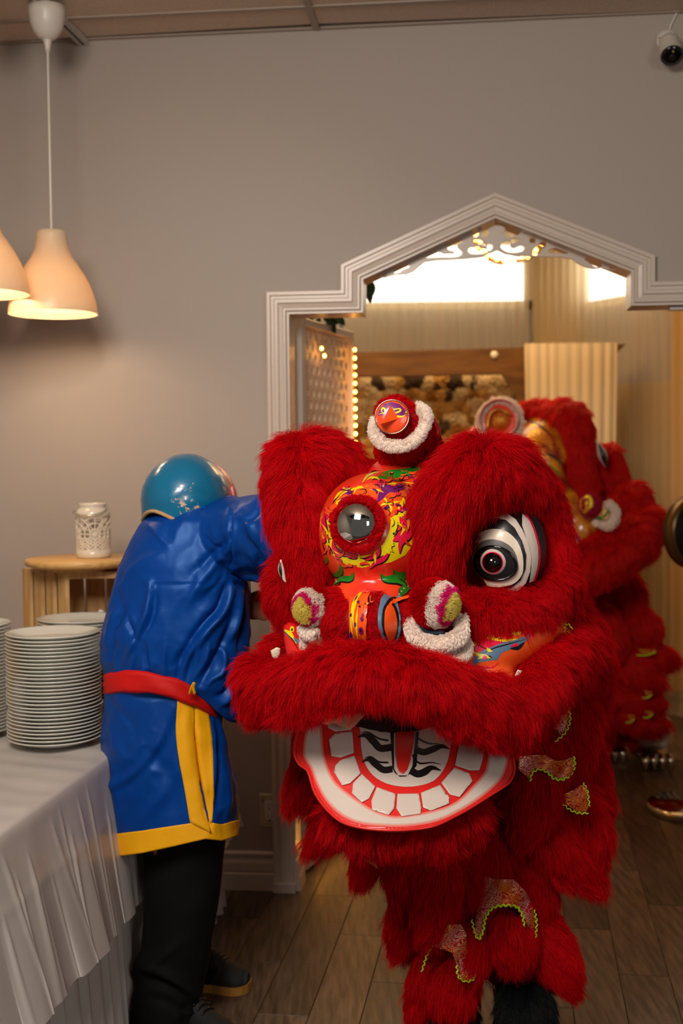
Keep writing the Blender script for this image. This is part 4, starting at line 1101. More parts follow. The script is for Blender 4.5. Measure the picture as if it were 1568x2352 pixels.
# sash
V = []; Fc = []; NS = 160; prof = [(-26, .004), (-24, .012), (-15, .017), (-7, .013), (1, .018), (10, .014), (18, .017), (24, .011), (26, .003)]
for dy, off in prof:
    for k in range(NS):
        a = 2*math.pi*k/NS; l, r_ = 246, 499; xf = (1-math.copysign(abs(math.cos(a))**.85, math.cos(a)))/2; x = l+(r_-l)*xf
        sn = math.copysign(abs(math.sin(a))**.8, math.sin(a)); yb = belt_y(x)+3; taper = 1.0-.10*xf
        V.append(at(x+(-math.cos(a))*off*350*0, yb+dy*taper+1.5*math.sin(x*.06+dy*.3), DP-(.142+off)*sn)+Vector((-math.cos(a)*off*.6, 0, 0)))
for i in range(len(prof)-1):
    for k in range(NS): Fc.append((i*NS+k, i*NS+(k+1) % NS, (i+1)*NS+(k+1) % NS, (i+1)*NS+k))
o = mk('sash', V, Fc, M_sash, man)
displace(o, [([(255, 1575), (330, 1573), (420, 1592), (485, 1640)], 3, -.005), ([(270, 1560), (340, 1568), (400, 1572)], 3, -.004), ([(300, 1580), (380, 1582), (440, 1612)], 3, .004)], (.001, 12, 3))
# trousers
def leg_loft(rowsL, rowsR, y0, y1, depth, thick, n=60):
    V = []; Fc = []; NS = 56
    for yy in np.linspace(y0, y1, n):
        l, r_ = px_interp(rowsL, yy), px_interp(rowsR, yy); dc = depth(yy); t = thick(yy)
        for k in range(NS):
            a = 2*math.pi*k/NS; x = (l+r_)/2-(r_-l)/2*math.cos(a); V.append(at(x, yy, dc-t*math.sin(a)))
    for i in range(n-1):
        for k in range(NS): Fc.append((i*NS+k, (i+1)*NS+k, (i+1)*NS+(k+1) % NS, i*NS+(k+1) % NS))
    return V, Fc
nl = [(1880, 300), (1960, 330), (2000, 332), (2100, 328), (2180, 325), (2212, 306), (2235, 299), (2258, 312), (2290, 303), (2352, 295), (2385, 298)]
nr = [(1880, 520), (1940, 517), (2000, 511), (2100, 498), (2200, 482), (2250, 470), (2300, 463), (2352, 456), (2385, 450)]
pl = mk('trouser_leg', *leg_loft(nl, nr, 1880, 2385, lambda y: 3.17, lambda y: .105), M_pants, man)
displace(pl, [([(330, 2235), (370, 2200), (420, 2160)], 8, .014), ([(305, 2235), (350, 2250), (400, 2270), (440, 2300)], 9, -.020), ([(310, 2215), (370, 2235), (430, 2275), (455, 2310)], 9, .016), ([(420, 2352), (425, 2320), (450, 2310)], 7, -.012), ([(330, 2290), (380, 2300), (430, 2330)], 8, -.010), ([(400, 2340), (420, 2330), (455, 2322)], 6, .012)], (.003, 5, 8))
fl_ = [(1880, 316), (2000, 318), (2060, 330), (2150, 400), (2230, 452), (2262, 455)]
fr_ = [(1880, 500), (2000, 480), (2100, 478), (2180, 488), (2205, 500), (2240, 506), (2262, 500)]
p2 = mk('trouser_leg', *leg_loft(fl_, fr_, 1880, 2262, lambda y: 3.40+.0002*(y-1880), lambda y: .085), M_pants, man)
displace(p2, [([(470, 2215), (490, 2225), (505, 2245)], 6, .01)], (.003, 5, 9))
def shoe(name, heel, toe, w, sole_h=.022):
    root_d = (toe-heel); L_ = root_d.length; d = root_d.normalized(); s = Vector((0, 0, 1)).cross(d)
    V = []; Fc = []; n = 18; m = 20; tb = [(0, .8, .085), (.1, .95, .092), (.3, .9, .098), (.45, .86, .082), (.6, .95, .062), (.8, 1.0, .050), (.93, .8, .042), (1, .35, .030)]
    for i in range(n+1):
        t = i/n; ww = w/2*np.interp(t, [q[0] for q in tb], [q[1] for q in tb]); h = np.interp(t, [q[0] for q in tb], [q[2] for q in tb])
        for k in range(m):
            a = 2*math.pi*k/m; z = sole_h+(h)*max(0, math.sin(a))**.8 if math.sin(a) > 0 else sole_h-.002
            V.append(heel+d*L_*t+s*ww*math.cos(a)*(1-.25*max(0, math.sin(a)))+Vector((0, 0, z)))
    for i in range(n):
        for k in range(m): Fc.append((i*m+k, i*m+(k+1) % m, (i+1)*m+(k+1) % m, (i+1)*m+k))
    Fc += [tuple(range(m)), tuple(range(n*m, n*m+m))[::-1]]
    up_ = mk('shoe', V, Fc, M_shoe, man)
    V = []; Fc = []; ol_ = []
    for i in range(n+1):
        t = i/n; ww = w/2*np.interp(t, [q[0] for q in tb], [q[1] for q in tb])*1.08; ol_.append((t, ww))
    lp_ = [heel+d*(L_*(t*1.03-.012))+s*ww for t, ww in ol_]+[heel+d*(L_*(t*1.03-.012))-s*ww for t, ww in ol_[::-1]]
    k = len(lp_); V = [p+Vector((0, 0, .001)) for p in lp_]+[p+Vector((0, 0, sole_h+.003)) for p in lp_]
    Fc = [tuple(range(k)), tuple(range(k, 2*k))[::-1]]+[(i, (i+1) % k, k+(i+1) % k, k+i) for i in range(k)]
    mk('sole', V, Fc, M_sole, up_, smooth=False)
    lace = []
    for q in (.42, .48, .54, .60):
        h = np.interp(q, [z[0] for z in tb], [z[2] for z in tb]); c = heel+d*L_*q+Vector((0, 0, sole_h+h+.002))
        lace.append(tube([c+s*.022-Vector((0, 0, .006)), c+Vector((0, 0, .002)), c-s*.022-Vector((0, 0, .006))], .0025, 6, 8))
    mk('laces', *join(lace), M_black, up_)
h1 = atz(442, 2262, 0); t1 = atz(572, 2272, 0); shoe('shoe', h1, t1+Vector((.0, -.01, 0)), .095)
h2 = Vector((at(380, 2380, 3.16).x, 3.20, 0)); shoe('shoe', h2, h2+Vector((.20, -.16, 0)), .095)
# big papier-mache mask worn over the head
def chipped(name, rgb, chip):
    m = mat(name, rgb, .28, coat=.5, bump=(14, .12)); nt = m.node_tree; b = nt.nodes['Principled BSDF']
    tc = nt.nodes.new('ShaderNodeTexCoord'); n1 = nt.nodes.new('ShaderNodeTexNoise'); n1.inputs['Scale'].default_value = 60; n1.inputs['Detail'].default_value = 9; n1.inputs['Roughness'].default_value = .7
    n2 = nt.nodes.new('ShaderNodeTexNoise'); n2.inputs['Scale'].default_value = 7
    mlt = nt.nodes.new('ShaderNodeMath'); mlt.operation = 'MULTIPLY'
    rp = nt.nodes.new('ShaderNodeValToRGB'); rp.color_ramp.elements[0].position = .314; rp.color_ramp.elements[1].position = .320; rp.color_ramp.elements[0].color = lin(rgb); rp.color_ramp.elements[1].color = lin(chip)
    nt.links.new(tc.outputs['Object'], n1.inputs['Vector']); nt.links.new(tc.outputs['Object'], n2.inputs['Vector'])
    nt.links.new(n1.outputs[0], mlt.inputs[0]); nt.links.new(n2.outputs[0], mlt.inputs[1]); nt.links.new(mlt.outputs[0], rp.inputs[0]); nt.links.new(rp.outputs[0], b.inputs['Base Color'])
    return m
M_mask = chipped('chipped_blue_paint', (8, 104, 144), (206, 176, 150))
M_pink = mat('pink_mask_paint', (206, 110, 112), .35, coat=.3)
M_in = mat('mask_inside', (74, 44, 22), .8); M_rope = mat('frayed_rope', (190, 150, 104), .9, bump=(200, .5))
hc = at(428, 1150, 3.24); mask = thing('festival_mask', hc+Vector((0, 0, -.12)), 'chipped blue papier-mache mask worn over the head of the person in blue', 'mask')
def shell():
    V = []; Fc = []; NS = 96; rows = 40; rx, ry, rz = .120, .145, .125
    for i in range(rows+1):
        s = i/rows
        for k in range(NS):
            a = 2*math.pi*k/NS
            # the lower edge lifts at the left front
            low = 2.05-.30*math.exp(-((math.atan2(math.sin(a-4.05), math.cos(a-4.05)))/.60)**2)
            ph = low*s; x = rx*math.sin(ph)*math.cos(a); y = ry*math.sin(ph)*math.sin(a); z = rz*math.cos(ph)
            if ph > math.pi/2: x = rx*math.cos(a)*(1-.10*(ph-1.57)); y = ry*math.sin(a)*(1-.1*(ph-1.57)); z = -rz*(ph-1.57)*1.0
            V.append(hc+Vector((x, y, z)))
    for i in range(rows):
        for k in range(NS): Fc.append((i*NS+k, (i+1)*NS+k, (i+1)*NS+(k+1) % NS, i*NS+(k+1) % NS))
    edge = [V[rows*NS+k] for k in range(NS)]
    return V, Fc, edge
V, Fc, edge = shell()
mo = mk('mask_shell', V, Fc, M_mask, mask); displace(mo, [([(390, 1165), (440, 1130), (500, 1150)], 10, -.003), ([(350, 1110), (380, 1060), (430, 1048)], 8, .002)], (.0022, 5, 4))
mi = mk('mask_lining', np.array([tuple(hc+(Vector(v)-hc)*.955) for v in V]), [f[::-1] for f in Fc], M_in, mask)
mk('rim_rope', *tube(edge+[edge[0]], .0050, 8, caps=False), M_rope, mask)
face_v, face_f = ellipsoid(hc+Vector((.030, .060, -.012)), .102, .115, .122, 40, 28)
mk('mask_face', face_v, face_f, M_pink, mask)
ec = at(523, 1138, 3.27)
mk('mask_ear', *join([ellipsoid(ec, .016, .020, .034, 20, 14), tube([ec+Vector((.012, -.01, .02)), ec+Vector((.016, -.014, -.005)), ec+Vector((.008, -.01, -.028))], .006, 8, 10)]), M_pink, mask)
# ------------------------------------------------------------------ lion dance costumes
F_red = furmat('red_fur', (192, 0, 15), (232, 3, 21), .6, .12, .35)
F_white = furmat('white_fur', (250, 232, 218), (255, 246, 236), .6, .1, .2)
F_black = furmat('black_fur', (5, 7, 9), (18, 22, 25), .5, .2, .1)
F_deep = furmat('far_red_fur', (200, 8, 10), (236, 20, 12), .5, .25, .3)
F_dark = furmat('magenta_yellow', (230, 20, 120), (236, 30, 130), .6, .2, .25); F_yel = furmat('yellow_fur', (232, 214, 90), (246, 232, 130), .6, .2, .25)
M_hide = mat('red_backing_cloth', (150, 0, 10), .8)
M_whide = mat('white_backing_cloth', (225, 205, 190), .8); M_bhide = mat('black_backing_cloth', (10, 10, 12), .8)
P_red = mat('glossy_red_paint', (236, 36, 30), .3, coat=.35, noise=(9, (250, 84, 34), 3, (1, 1, 1)), bump=(18, .12))
P_jaw = mat('jaw_red_paint', (232, 38, 32), .35, coat=.3, bump=(22, .15))
P_or = mat('orange_paint', (255, 92, 30), .35, coat=.3, bump=(22, .15)); P_ye = mat('yellow_paint', (244, 226, 14), .35, coat=.3, bump=(22, .15))
P_gr = mat('green_paint', (22, 138, 36), .3, coat=.3, bump=(22, .15)); P_pu = mat('purple_paint', (120, 20, 112), .3, coat=.3)
P_bk = mat('black_paint', (20, 18, 20), .35, coat=.2); P_bl = mat('slate_blue_paint', (98, 128, 156), .4, coat=.2)
P_mg = mat('pink_red_paint', (244, 24, 74), .35, coat=.3); P_wh = mat('off_white_paint', (220, 204, 192), .4, coat=.25, bump=(30, .12)); P_cr = mat('cream_paint', (228, 212, 190), .4, coat=.25)
P_gy = mat('soft_grey_paint', (96, 92, 90), .4, coat=.2)
M_mirror = mat('mirror_metal', (225, 225, 222), .04, metal=1.0)
M_eyeball = mat('glossy_black_eye', (6, 6, 7), .06, coat=1.0)
M_lime = mat('lime_rickrack', (196, 226, 20), .7)
def brocade(name, base, g1, g2, metal=.3):
    m = mat(name, base, .4, metal=0.0, bump=(120, .1)); nt = m.node_tree; b = nt.nodes['Principled BSDF']
    tc = nt.nodes.new('ShaderNodeTexCoord'); nz = nt.nodes.new('ShaderNodeTexNoise'); nz.inputs['Scale'].default_value = 34; nz.inputs['Detail'].default_value = 1
    vm = nt.nodes.new('ShaderNodeVectorMath'); vm.operation = 'SCALE'; vm.inputs['Scale'].default_value = .055
    ad = nt.nodes.new('ShaderNodeVectorMath'); ad.operation = 'ADD'
    wv = nt.nodes.new('ShaderNodeTexWave'); wv.wave_type = 'RINGS'; wv.inputs['Scale'].default_value = 62; wv.inputs['Distortion'].default_value = 9; wv.inputs['Detail'].default_value = 1.5; wv.inputs['Detail Scale'].default_value = 2.2
    nt.links.new(tc.outputs['Object'], nz.inputs['Vector']); nt.links.new(nz.outputs['Color'], vm.inputs[0]); nt.links.new(tc.outputs['Object'], ad.inputs[0]); nt.links.new(vm.outputs[0], ad.inputs[1]); nt.links.new(ad.outputs[0], wv.inputs['Vector'])
    rp = nt.nodes.new('ShaderNodeValToRGB'); rp.color_ramp.interpolation = 'CONSTANT'; rp.color_ramp.elements[0].color = (0, 0, 0, 1); rp.color_ramp.elements[1].position = .62; rp.color_ramp.elements[1].color = (1, 1, 1, 1)
    nt.links.new(wv.outputs['Fac'], rp.inputs[0])
    n2 = nt.nodes.new('ShaderNodeTexNoise'); n2.inputs['Scale'].default_value = 14; nt.links.new(tc.outputs['Object'], n2.inputs['Vector'])
    r2 = nt.nodes.new('ShaderNodeValToRGB'); r2.color_ramp.elements[0].position = .42; r2.color_ramp.elements[1].position = .58; r2.color_ramp.elements[0].color = lin(g1); r2.color_ramp.elements[1].color = lin(g2); nt.links.new(n2.outputs[0], r2.inputs[0])
    mx = nt.nodes.new('ShaderNodeMixRGB'); mx.inputs[1].default_value = lin(base); nt.links.new(rp.outputs[0], mx.inputs[0]); nt.links.new(r2.outputs[0], mx.inputs[2]); nt.links.new(mx.outputs[0], b.inputs['Base Color'])
    mm = nt.nodes.new('ShaderNodeMath'); mm.operation = 'MULTIPLY'; mm.inputs[1].default_value = metal; nt.links.new(rp.outputs[0], mm.inputs[0]); nt.links.new(mm.outputs[0], b.inputs['Metallic']); return m
M_broc = brocade('gold_scroll_brocade', (172, 10, 18), (226, 176, 160), (232, 142, 30))
M_foil = brocade('gold_foil_brocade', (176, 24, 8), (255, 190, 40), (255, 214, 90), .8)

def furpart(name, parent, parts, n, length, comb, m=M_hide, fm=F_red, voxel=.009, sm=6, **kw):
    if isinstance(parts, tuple): parts = [parts]
    o = remesh(name, parts, voxel, m, parent, sm); fur('fur', o, o, n, length, fm, comb, **kw); return o
lion = thing('lion_dance_costume', Vector((at(1100, 2300, 3.0).x, 3.0, 0)), 'red furry lion dance costume with open white and red mouth and mirror on its forehead, in front', 'costume')
lion['label'] = 'nearer red furry lion costume with wide painted mouth and round mirror on forehead'
FN = 1.7   # fur density
def N_(n): return int(n*FN)
# painted head mass: forehead, crown and bridge of the nose
head = remesh('painted_head', [blob(855, 1225, 2.70, 128, 140, .17), blob(925, 1130, 2.83, 105, 85, .15, 0), blob(950, 1090, 2.88, 88, 60, .13), blob(930, 1300, 2.92, 230, 200, .22), blob(860, 1370, 2.66, 105, 70, .12), blob(1000, 1420, 2.86, 230, 120, .2)], .008, P_red, lion, 10)
# painted cheek surfaces
cheekp = remesh('painted_cheek', [ptube([(1010, 1545, 2.62, 40), (1090, 1510, 2.60, 62), (1180, 1470, 2.66, 60), (1260, 1435, 2.76, 45)], 18, 20), blob(1110, 1560, 2.60, 75, 60, .06)], .007, P_or, lion, 6)
cheekl = remesh('painted_cheek', [ptube([(668, 1440, 2.74, 20), (680, 1490, 2.69, 26), (692, 1530, 2.64, 26)], 14, 14)], .007, P_jaw, lion, 4)
# dark solid in the mouth; the cavity's shade is put into its colour
mouth_dark = remesh('mouth_shade_fill', [blob(900, 1600, 2.74, 215, 100, .16)], .012, mat('mouth_shade', (40, 6, 8), .9), lion, 3)
# furry brows, cheeks, ears, lip
def away(cx_, cy_, y, dn=.6, out=1.0, fwdc=0.0):
    c = np.array(at(cx_, cy_, y))
    def f(P, N):
        d = P-c; d[:, 1] = 0; d /= np.linalg.norm(d, axis=1)[:, None]+1e-9
        return d*out+np.array([0, fwdc, -dn])
    return f
brow_l = furpart('brow', lion, [ptube([(800, 1092, 2.82, 42), (755, 1062, 2.80, 52), (702, 1070, 2.77, 58), (674, 1097, 2.75, 52), (682, 1170, 2.73, 56), (700, 1250, 2.71, 48), (706, 1320, 2.71, 42)], 18, 34), blob(672, 1048, 2.77, 46, 28, .05)], N_(26000), .050, away(690, 1110, 2.75, .75, .55), seed=11, nrm=.75)
brow_r = furpart('brow', lion, [ptube([(1004, 1345, 2.63, 44), (1002, 1250, 2.61, 48), (1022, 1150, 2.61, 58), (1080, 1092, 2.64, 64), (1148, 1080, 2.68, 56), (1208, 1124, 2.74, 46), (1258, 1205, 2.78, 34), (1270, 1300, 2.78, 36)], 20, 40), blob(1145, 1052, 2.68, 52, 34, .06)], N_(40000), .052, away(1120, 1110, 2.64, .95, .45), seed=12, nrm=.7)
ear_r = furpart('ear', lion, [ptube([(1190, 1090, 2.86, 28), (1216, 1122, 2.88, 36), (1244, 1180, 2.90, 38), (1246, 1240, 2.90, 32)], 16, 18)], N_(9000), .035, away(1230, 1160, 2.9, .4, .9), seed=13)
ear_l = furpart('ear', lion, [ptube([(820, 1098, 2.92, 26), (850, 1092, 2.94, 30), (880, 1090, 2.96, 26)], 12, 10)], N_(3000), .022, (0, -.2, -.8), seed=14)
cheek_r = furpart('cheek', lion, [ptube([(965, 1400, 2.63, 48), (1020, 1422, 2.60, 48), (1120, 1426, 2.63, 50), (1210, 1400, 2.70, 48), (1275, 1330, 2.78, 40), (1285, 1390, 2.80, 32)], 18, 34), blob(1095, 1404, 2.66, 90, 30, .06)], N_(26000), .042, away(1130, 1290, 2.66, .9, .5), seed=15, nrm=.6)
side_l = furpart('cheek', lion, [ptube([(662, 1300, 2.78, 28), (660, 1350, 2.77, 40), (668, 1405, 2.77, 34)], 16, 16)], N_(8000), .040, away(690, 1330, 2.77, .6, .7), seed=16)
tuft_l = furpart('cheek_tuft', lion, [ptube([(660, 1478, 2.76, 14), (632, 1478, 2.77, 13), (622, 1500, 2.77, 9)], 10, 10)], N_(1800), .034, (-.8, 0, -.3), seed=17)
lip = furpart('upper_lip', lion, [ptube([(604, 1565, 2.62, 38), (610, 1592, 2.60, 48), (690, 1576, 2.52, 52), (790, 1546, 2.44, 48), (890, 1550, 2.41, 48), (990, 1574, 2.42, 52), (1080, 1614, 2.47, 56), (1165, 1635, 2.54, 54), (1225, 1588, 2.62, 56), (1265, 1530, 2.70, 52), (1315, 1500, 2.80, 46)], 22, 60), blob(594, 1556, 2.61, 42, 40, .05)], N_(62000), .048, lambda P, N: np.stack([np.interp(project(P)[0], [560, 640, 700, 1200, 1300], [-.9, -.6, -.15, .15, .4]), -.25+0*P[:, 0], -1.0+0*P[:, 0]], 1), seed=18, nrm=.5, amt=1.05)
snout_r = furpart('cheek_mane', lion, [ptube([(1240, 1440, 2.86, 34), (1300, 1440, 2.88, 46), (1340, 1500, 2.9, 50), (1345, 1570, 2.92, 44)], 18, 20)], N_(12000), .048, (.45, -.1, -.9), seed=19)
tuft_r = furpart('cheek_tuft', lion, [ptube([(1268, 1330, 2.88, 24), (1292, 1365, 2.9, 24), (1300, 1395, 2.92, 14)], 12, 12)], N_(3500), .045, (.7, 0, -.8), seed=20)
# nose: furry flanks, painted ridge and nostril
nose = furpart('nose', lion, [blob(790, 1425, 2.60, 50, 58, .07), blob(855, 1420, 2.57, 62, 62, .07), blob(925, 1420, 2.60, 50, 62, .07), blob(780, 1390, 2.62, 40, 40, .06)], N_(9000), .022, away(850, 1380, 2.5, .4, .7), seed=21, nrm=.45, mask=lambda P, N: ((np.abs(project(P)[0]-822) > 24) | (project(P)[1] > 1482)).astype(float)*(((project(P)[0]-896)/30)**2+((project(P)[1]-1426)/56)**2 > 1).astype(float)+1e-9)
tn = bvh(nose)
def c3(x, y): return (520+x/2.613, 1280+y/2.613)
C3 = lambda L: [c3(*p) for p in L]
decals('painted_ridge', tn, [C3([(735, 215), (880, 175), (850, 260), (838, 520), (760, 520), (740, 470), (745, 300)])], P_or, nose, .010, 6, 2.5)
decals('painted_ridge', tn, [stroke(C3([(835, 205), (790, 260), (770, 330), (775, 420)]), 9), stroke(C3([(800, 300), (790, 400), (800, 500)]), 4), stroke(C3([(765, 290), (760, 400), (775, 500)]), 3.5)], P_ye, nose, .0115, 5, 2.5)
decals('painted_ridge', tn, [oval(*c3(753, 458), 6, 8), oval(*c3(815, 432), 5, 7), oval(*c3(785, 400), 2.5, 5), oval(*c3(778, 500), 10, 3.5), oval(*c3(812, 490), 6, 3.5), oval(*c3(760, 350), 2.5, 4), oval(*c3(800, 280), 2.5, 3), stroke(C3([(800, 240), (775, 280)]), 3), oval(*c3(820, 370), 3, 5), oval(*c3(825, 350), 2, 3)], P_pu, nose, .0125, 4, 2.5)
decals('painted_ridge', tn, [oval(*c3(753, 458), 2.2, 2.6), oval(*c3(815, 430), 2.2, 2.6), oval(*c3(760, 352), 2, 3), oval(*c3(808, 304), 1.8, 2)], P_bk, nose, .0133, 3, 2.5)
decals('nostril', tn, [oval(*c3(975, 380), 27, 55, -4), stroke(C3([(930, 330), (945, 260), (1000, 240), (1060, 262)]), 16, None, (0, 1))], P_bl, nose, .011, 6, 2.5)
decals('nostril', tn, [oval(*c3(975, 390), 19, 45, -4), stroke(C3([(950, 320), (965, 275), (1010, 262), (1050, 280)]), 8, None, (0, 1))], P_bk, nose, .0122, 5, 2.5)
decals('nostril', tn, [oval(*c3(972, 395), 14, 39, -4), stroke(C3([(955, 330), (975, 285), (1015, 275), (1100, 250), (1105, 270)]), 6, None, (0, 1))], P_or, nose, .0134, 5, 2.5)

# painted patterns on the forehead
th_ = bvh(head)
def c1(x, y): return (560+x/3.136, 880+y/3.136)
C1 = lambda L: [c1(*p) for p in L]
def paint(par, tree, lst, mt, off, step=6, fb=2.6, name='painted_pattern'):
    return decals(name, tree, lst, mt, par, off*.30, step, fb)
paint(head, th_, [C1([(555, 930), (600, 900), (625, 960), (620, 1060), (650, 1140), (720, 1210), (820, 1250), (930, 1230), (1010, 1150), (1050, 1060), (1060, 970), (1120, 930), (1200, 930), (1235, 1040), (1225, 1150), (1160, 1240), (1060, 1290), (950, 1310), (850, 1330), (740, 1310), (640, 1240), (570, 1130), (550, 1020)])], P_ye, .0012, 7)
paint(head, th_, [C1([(720, 770), (820, 735), (960, 715), (1100, 705), (1200, 740), (1200, 800), (1150, 830), (1140, 900), (1080, 960), (1040, 940), (1010, 880), (960, 830), (860, 800), (760, 830), (690, 870), (640, 930), (620, 900), (660, 820)])], P_or, .0010, 7)
mg = [stroke(C1([(585, 920), (572, 1000), (585, 1090), (610, 1150)]), 12), stroke(C1([(640, 1120), (650, 1190), (700, 1230), (760, 1240)]), 12), stroke(C1([(690, 1170), (740, 1230), (800, 1250), (830, 1245)]), 11), stroke(C1([(980, 1170), (960, 1230), (900, 1260), (850, 1262)]), 12), stroke(C1([(1050, 1210), (1010, 1260), (950, 1290), (900, 1340)]), 12), stroke(C1([(1120, 960), (1150, 1030), (1120, 1100), (1070, 1140)]), 26), stroke(C1([(1215, 1010), (1190, 1090), (1130, 1150), (1120, 1230)]), 14), stroke(C1([(1130, 900), (1190, 970), (1160, 1060)]), 18), stroke(C1([(780, 1290), (800, 1310), (812, 1340)]), 6), stroke(C1([(565, 900), (600, 930), (600, 990)]), 12), stroke(C1([(600, 1160), (610, 1190), (640, 1230)]), 6)]
bkx = [stroke(np.array(C1(p))+np.array([1.8, 1.2]), w_) for p, w_ in (([(585, 920), (572, 1000), (585, 1090), (610, 1150)], 15), ([(640, 1120), (650, 1190), (700, 1230), (760, 1240)], 16), ([(690, 1170), (740, 1230), (800, 1250), (830, 1245)], 14), ([(980, 1170), (960, 1230), (900, 1260), (850, 1262)], 16), ([(1050, 1210), (1010, 1260), (950, 1290), (900, 1340)], 16), ([(1120, 960), (1150, 1030), (1120, 1100), (1070, 1140)], 31), ([(1215, 1010), (1190, 1090), (1130, 1150), (1120, 1230)], 19), ([(600, 1160), (610, 1190), (640, 1230)], 9))]
paint(head, th_, bkx, P_bk, .0018, 5); paint(head, th_, mg, P_mg, .0025, 5)
paint(head, th_, [stroke(C1([(1085, 1080), (1110, 1040), (1105, 1000)]), 5), stroke(C1([(1075, 1110), (1100, 1080), (1115, 1050)]), 4), oval(*c1(1078, 1084), 2.4, 2.8), oval(*c1(1020, 905), 3.2, 3), oval(*c1(1050, 812), 3.2, 3), oval(*c1(735, 820), 2.6, 2.4), oval(*c1(760, 1280), 2, 2), oval(*c1(745, 1278), 2, 2), stroke(C1([(820, 1255), (870, 1262), (930, 1245)]), 3), stroke(C1([(660, 1180), (690, 1215), (740, 1235)]), 2.5), stroke(C1([(905, 1270), (960, 1262), (1010, 1235)]), 3), stroke(C1([(560, 1130), (580, 1200), (600, 1240)]), 3)], P_bk, .0033, 4)
paint(head, th_, [stroke(C1([(1100, 1010), (1150, 1040), (1125, 1100)]), 7), stroke(C1([(560, 1010), (600, 1080), (600, 1200)]), 5), stroke(C1([(830, 1230), (826, 1330)]), 8), stroke(C1([(940, 1210), (946, 1300)]), 6), stroke(C1([(1190, 930), (1180, 1060)]), 6), stroke(C1([(1000, 1160), (1050, 1230)]), 14), stroke(C1([(640, 1200), (760, 1290), (860, 1300)]), 8)], P_ye, .0035, 5)
# purple, orange and yellow swirls above the mirror
paint(head, th_, [stroke(C1([(960, 860), (1000, 800), (1060, 770), (1160, 760)]), 24), stroke(C1([(970, 740), (1020, 750), (1060, 730)]), 12), stroke(C1([(690, 860), (740, 800), (790, 780)]), 12), stroke(C1([(1000, 905), (1040, 890), (1070, 880)]), 9), oval(*c1(985, 740), 8, 5), stroke(C1([(1080, 760), (1130, 745), (1180, 745)]), 14)], P_pu, .0020, 5)
paint(head, th_, [stroke(C1(p), w_) for p, w_ in (([(960, 900), (1010, 870), (1080, 860), (1130, 850)], 6), ([(790, 800), (810, 760), (860, 750), (880, 775)], 5), ([(660, 850), (720, 790), (800, 760), (900, 740)], 4), ([(1100, 920), (1140, 870), (1150, 820)], 12), ([(900, 770), (960, 770), (1010, 790)], 4), ([(1030, 730), (1080, 725), (1140, 735)], 4), ([(690, 890), (670, 860), (700, 840)], 5), ([(1040, 870), (1060, 900), (1050, 940)], 6), ([(720, 770), (680, 800), (640, 860)], 5))], P_ye, .0027, 5)
paint(head, th_, [stroke(C1(p), w_) for p, w_ in (([(1010, 825), (1050, 800), (1090, 810), (1100, 840)], 8), ([(905, 780), (940, 770), (960, 790)], 7), ([(1070, 740), (1110, 735), (1140, 750)], 7), ([(700, 830), (730, 810), (760, 815)], 7), ([(850, 740), (880, 760), (860, 785)], 7))], P_or, .0033, 5)
paint(head, th_, [stroke(C1(p), w_) for p, w_ in (([(1145, 850), (1150, 890), (1120, 925)], 3.5), ([(830, 770), (870, 765), (880, 790), (850, 800)], 2.6), ([(1100, 725), (1160, 735), (1200, 755)], 2.6), ([(1000, 880), (1050, 930), (1040, 960)], 2.2), ([(640, 880), (650, 850), (690, 810)], 2.6), ([(920, 735), (980, 715), (1040, 730)], 2.2))], P_bk, .0038, 4)
paint(head, th_, [oval(*c1(934, 773), 3.5, 2), oval(*c1(1000, 742), 3, 2)], P_wh, .0042, 3)
rr = random.Random(5)
def commas(regs, count, mats_, off, wmin=4, wmax=9):
    out = {m.name: [] for m in mats_}; sh = []
    for i in range(count):
        x0, y0, x1, y1, ang = rr.choice(regs); x, y = rr.uniform(x0, x1), rr.uniform(y0, y1)
        if ((x-821)/70)**2+((y-1203)/70)**2 < 1: continue
        a = ang+rr.uniform(-.5, .5); L_ = rr.uniform(9, 22); k = rr.choice([-1, 1])*rr.uniform(.5, 1.3); P_ = []
        for s in (0, .35, .7, 1): aa = a+k*s*1.6; P_.append((x, y)); x += math.cos(aa)*L_*.35; y += math.sin(aa)*L_*.35
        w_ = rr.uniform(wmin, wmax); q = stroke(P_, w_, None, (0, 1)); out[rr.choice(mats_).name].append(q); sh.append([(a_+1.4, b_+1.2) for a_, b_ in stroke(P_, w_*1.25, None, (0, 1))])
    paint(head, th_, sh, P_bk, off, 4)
    for m in mats_:
        if out[m.name]: paint(head, th_, out[m.name], m, off+.0007, 4)
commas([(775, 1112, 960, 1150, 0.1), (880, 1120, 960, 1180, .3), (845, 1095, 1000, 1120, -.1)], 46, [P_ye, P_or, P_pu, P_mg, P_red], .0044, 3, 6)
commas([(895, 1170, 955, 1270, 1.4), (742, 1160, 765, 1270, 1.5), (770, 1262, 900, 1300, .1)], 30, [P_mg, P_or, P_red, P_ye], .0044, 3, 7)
commas([(880, 1050, 1010, 1095, .2)], 16, [P_red, P_or, P_gr], .0044, 3, 6)
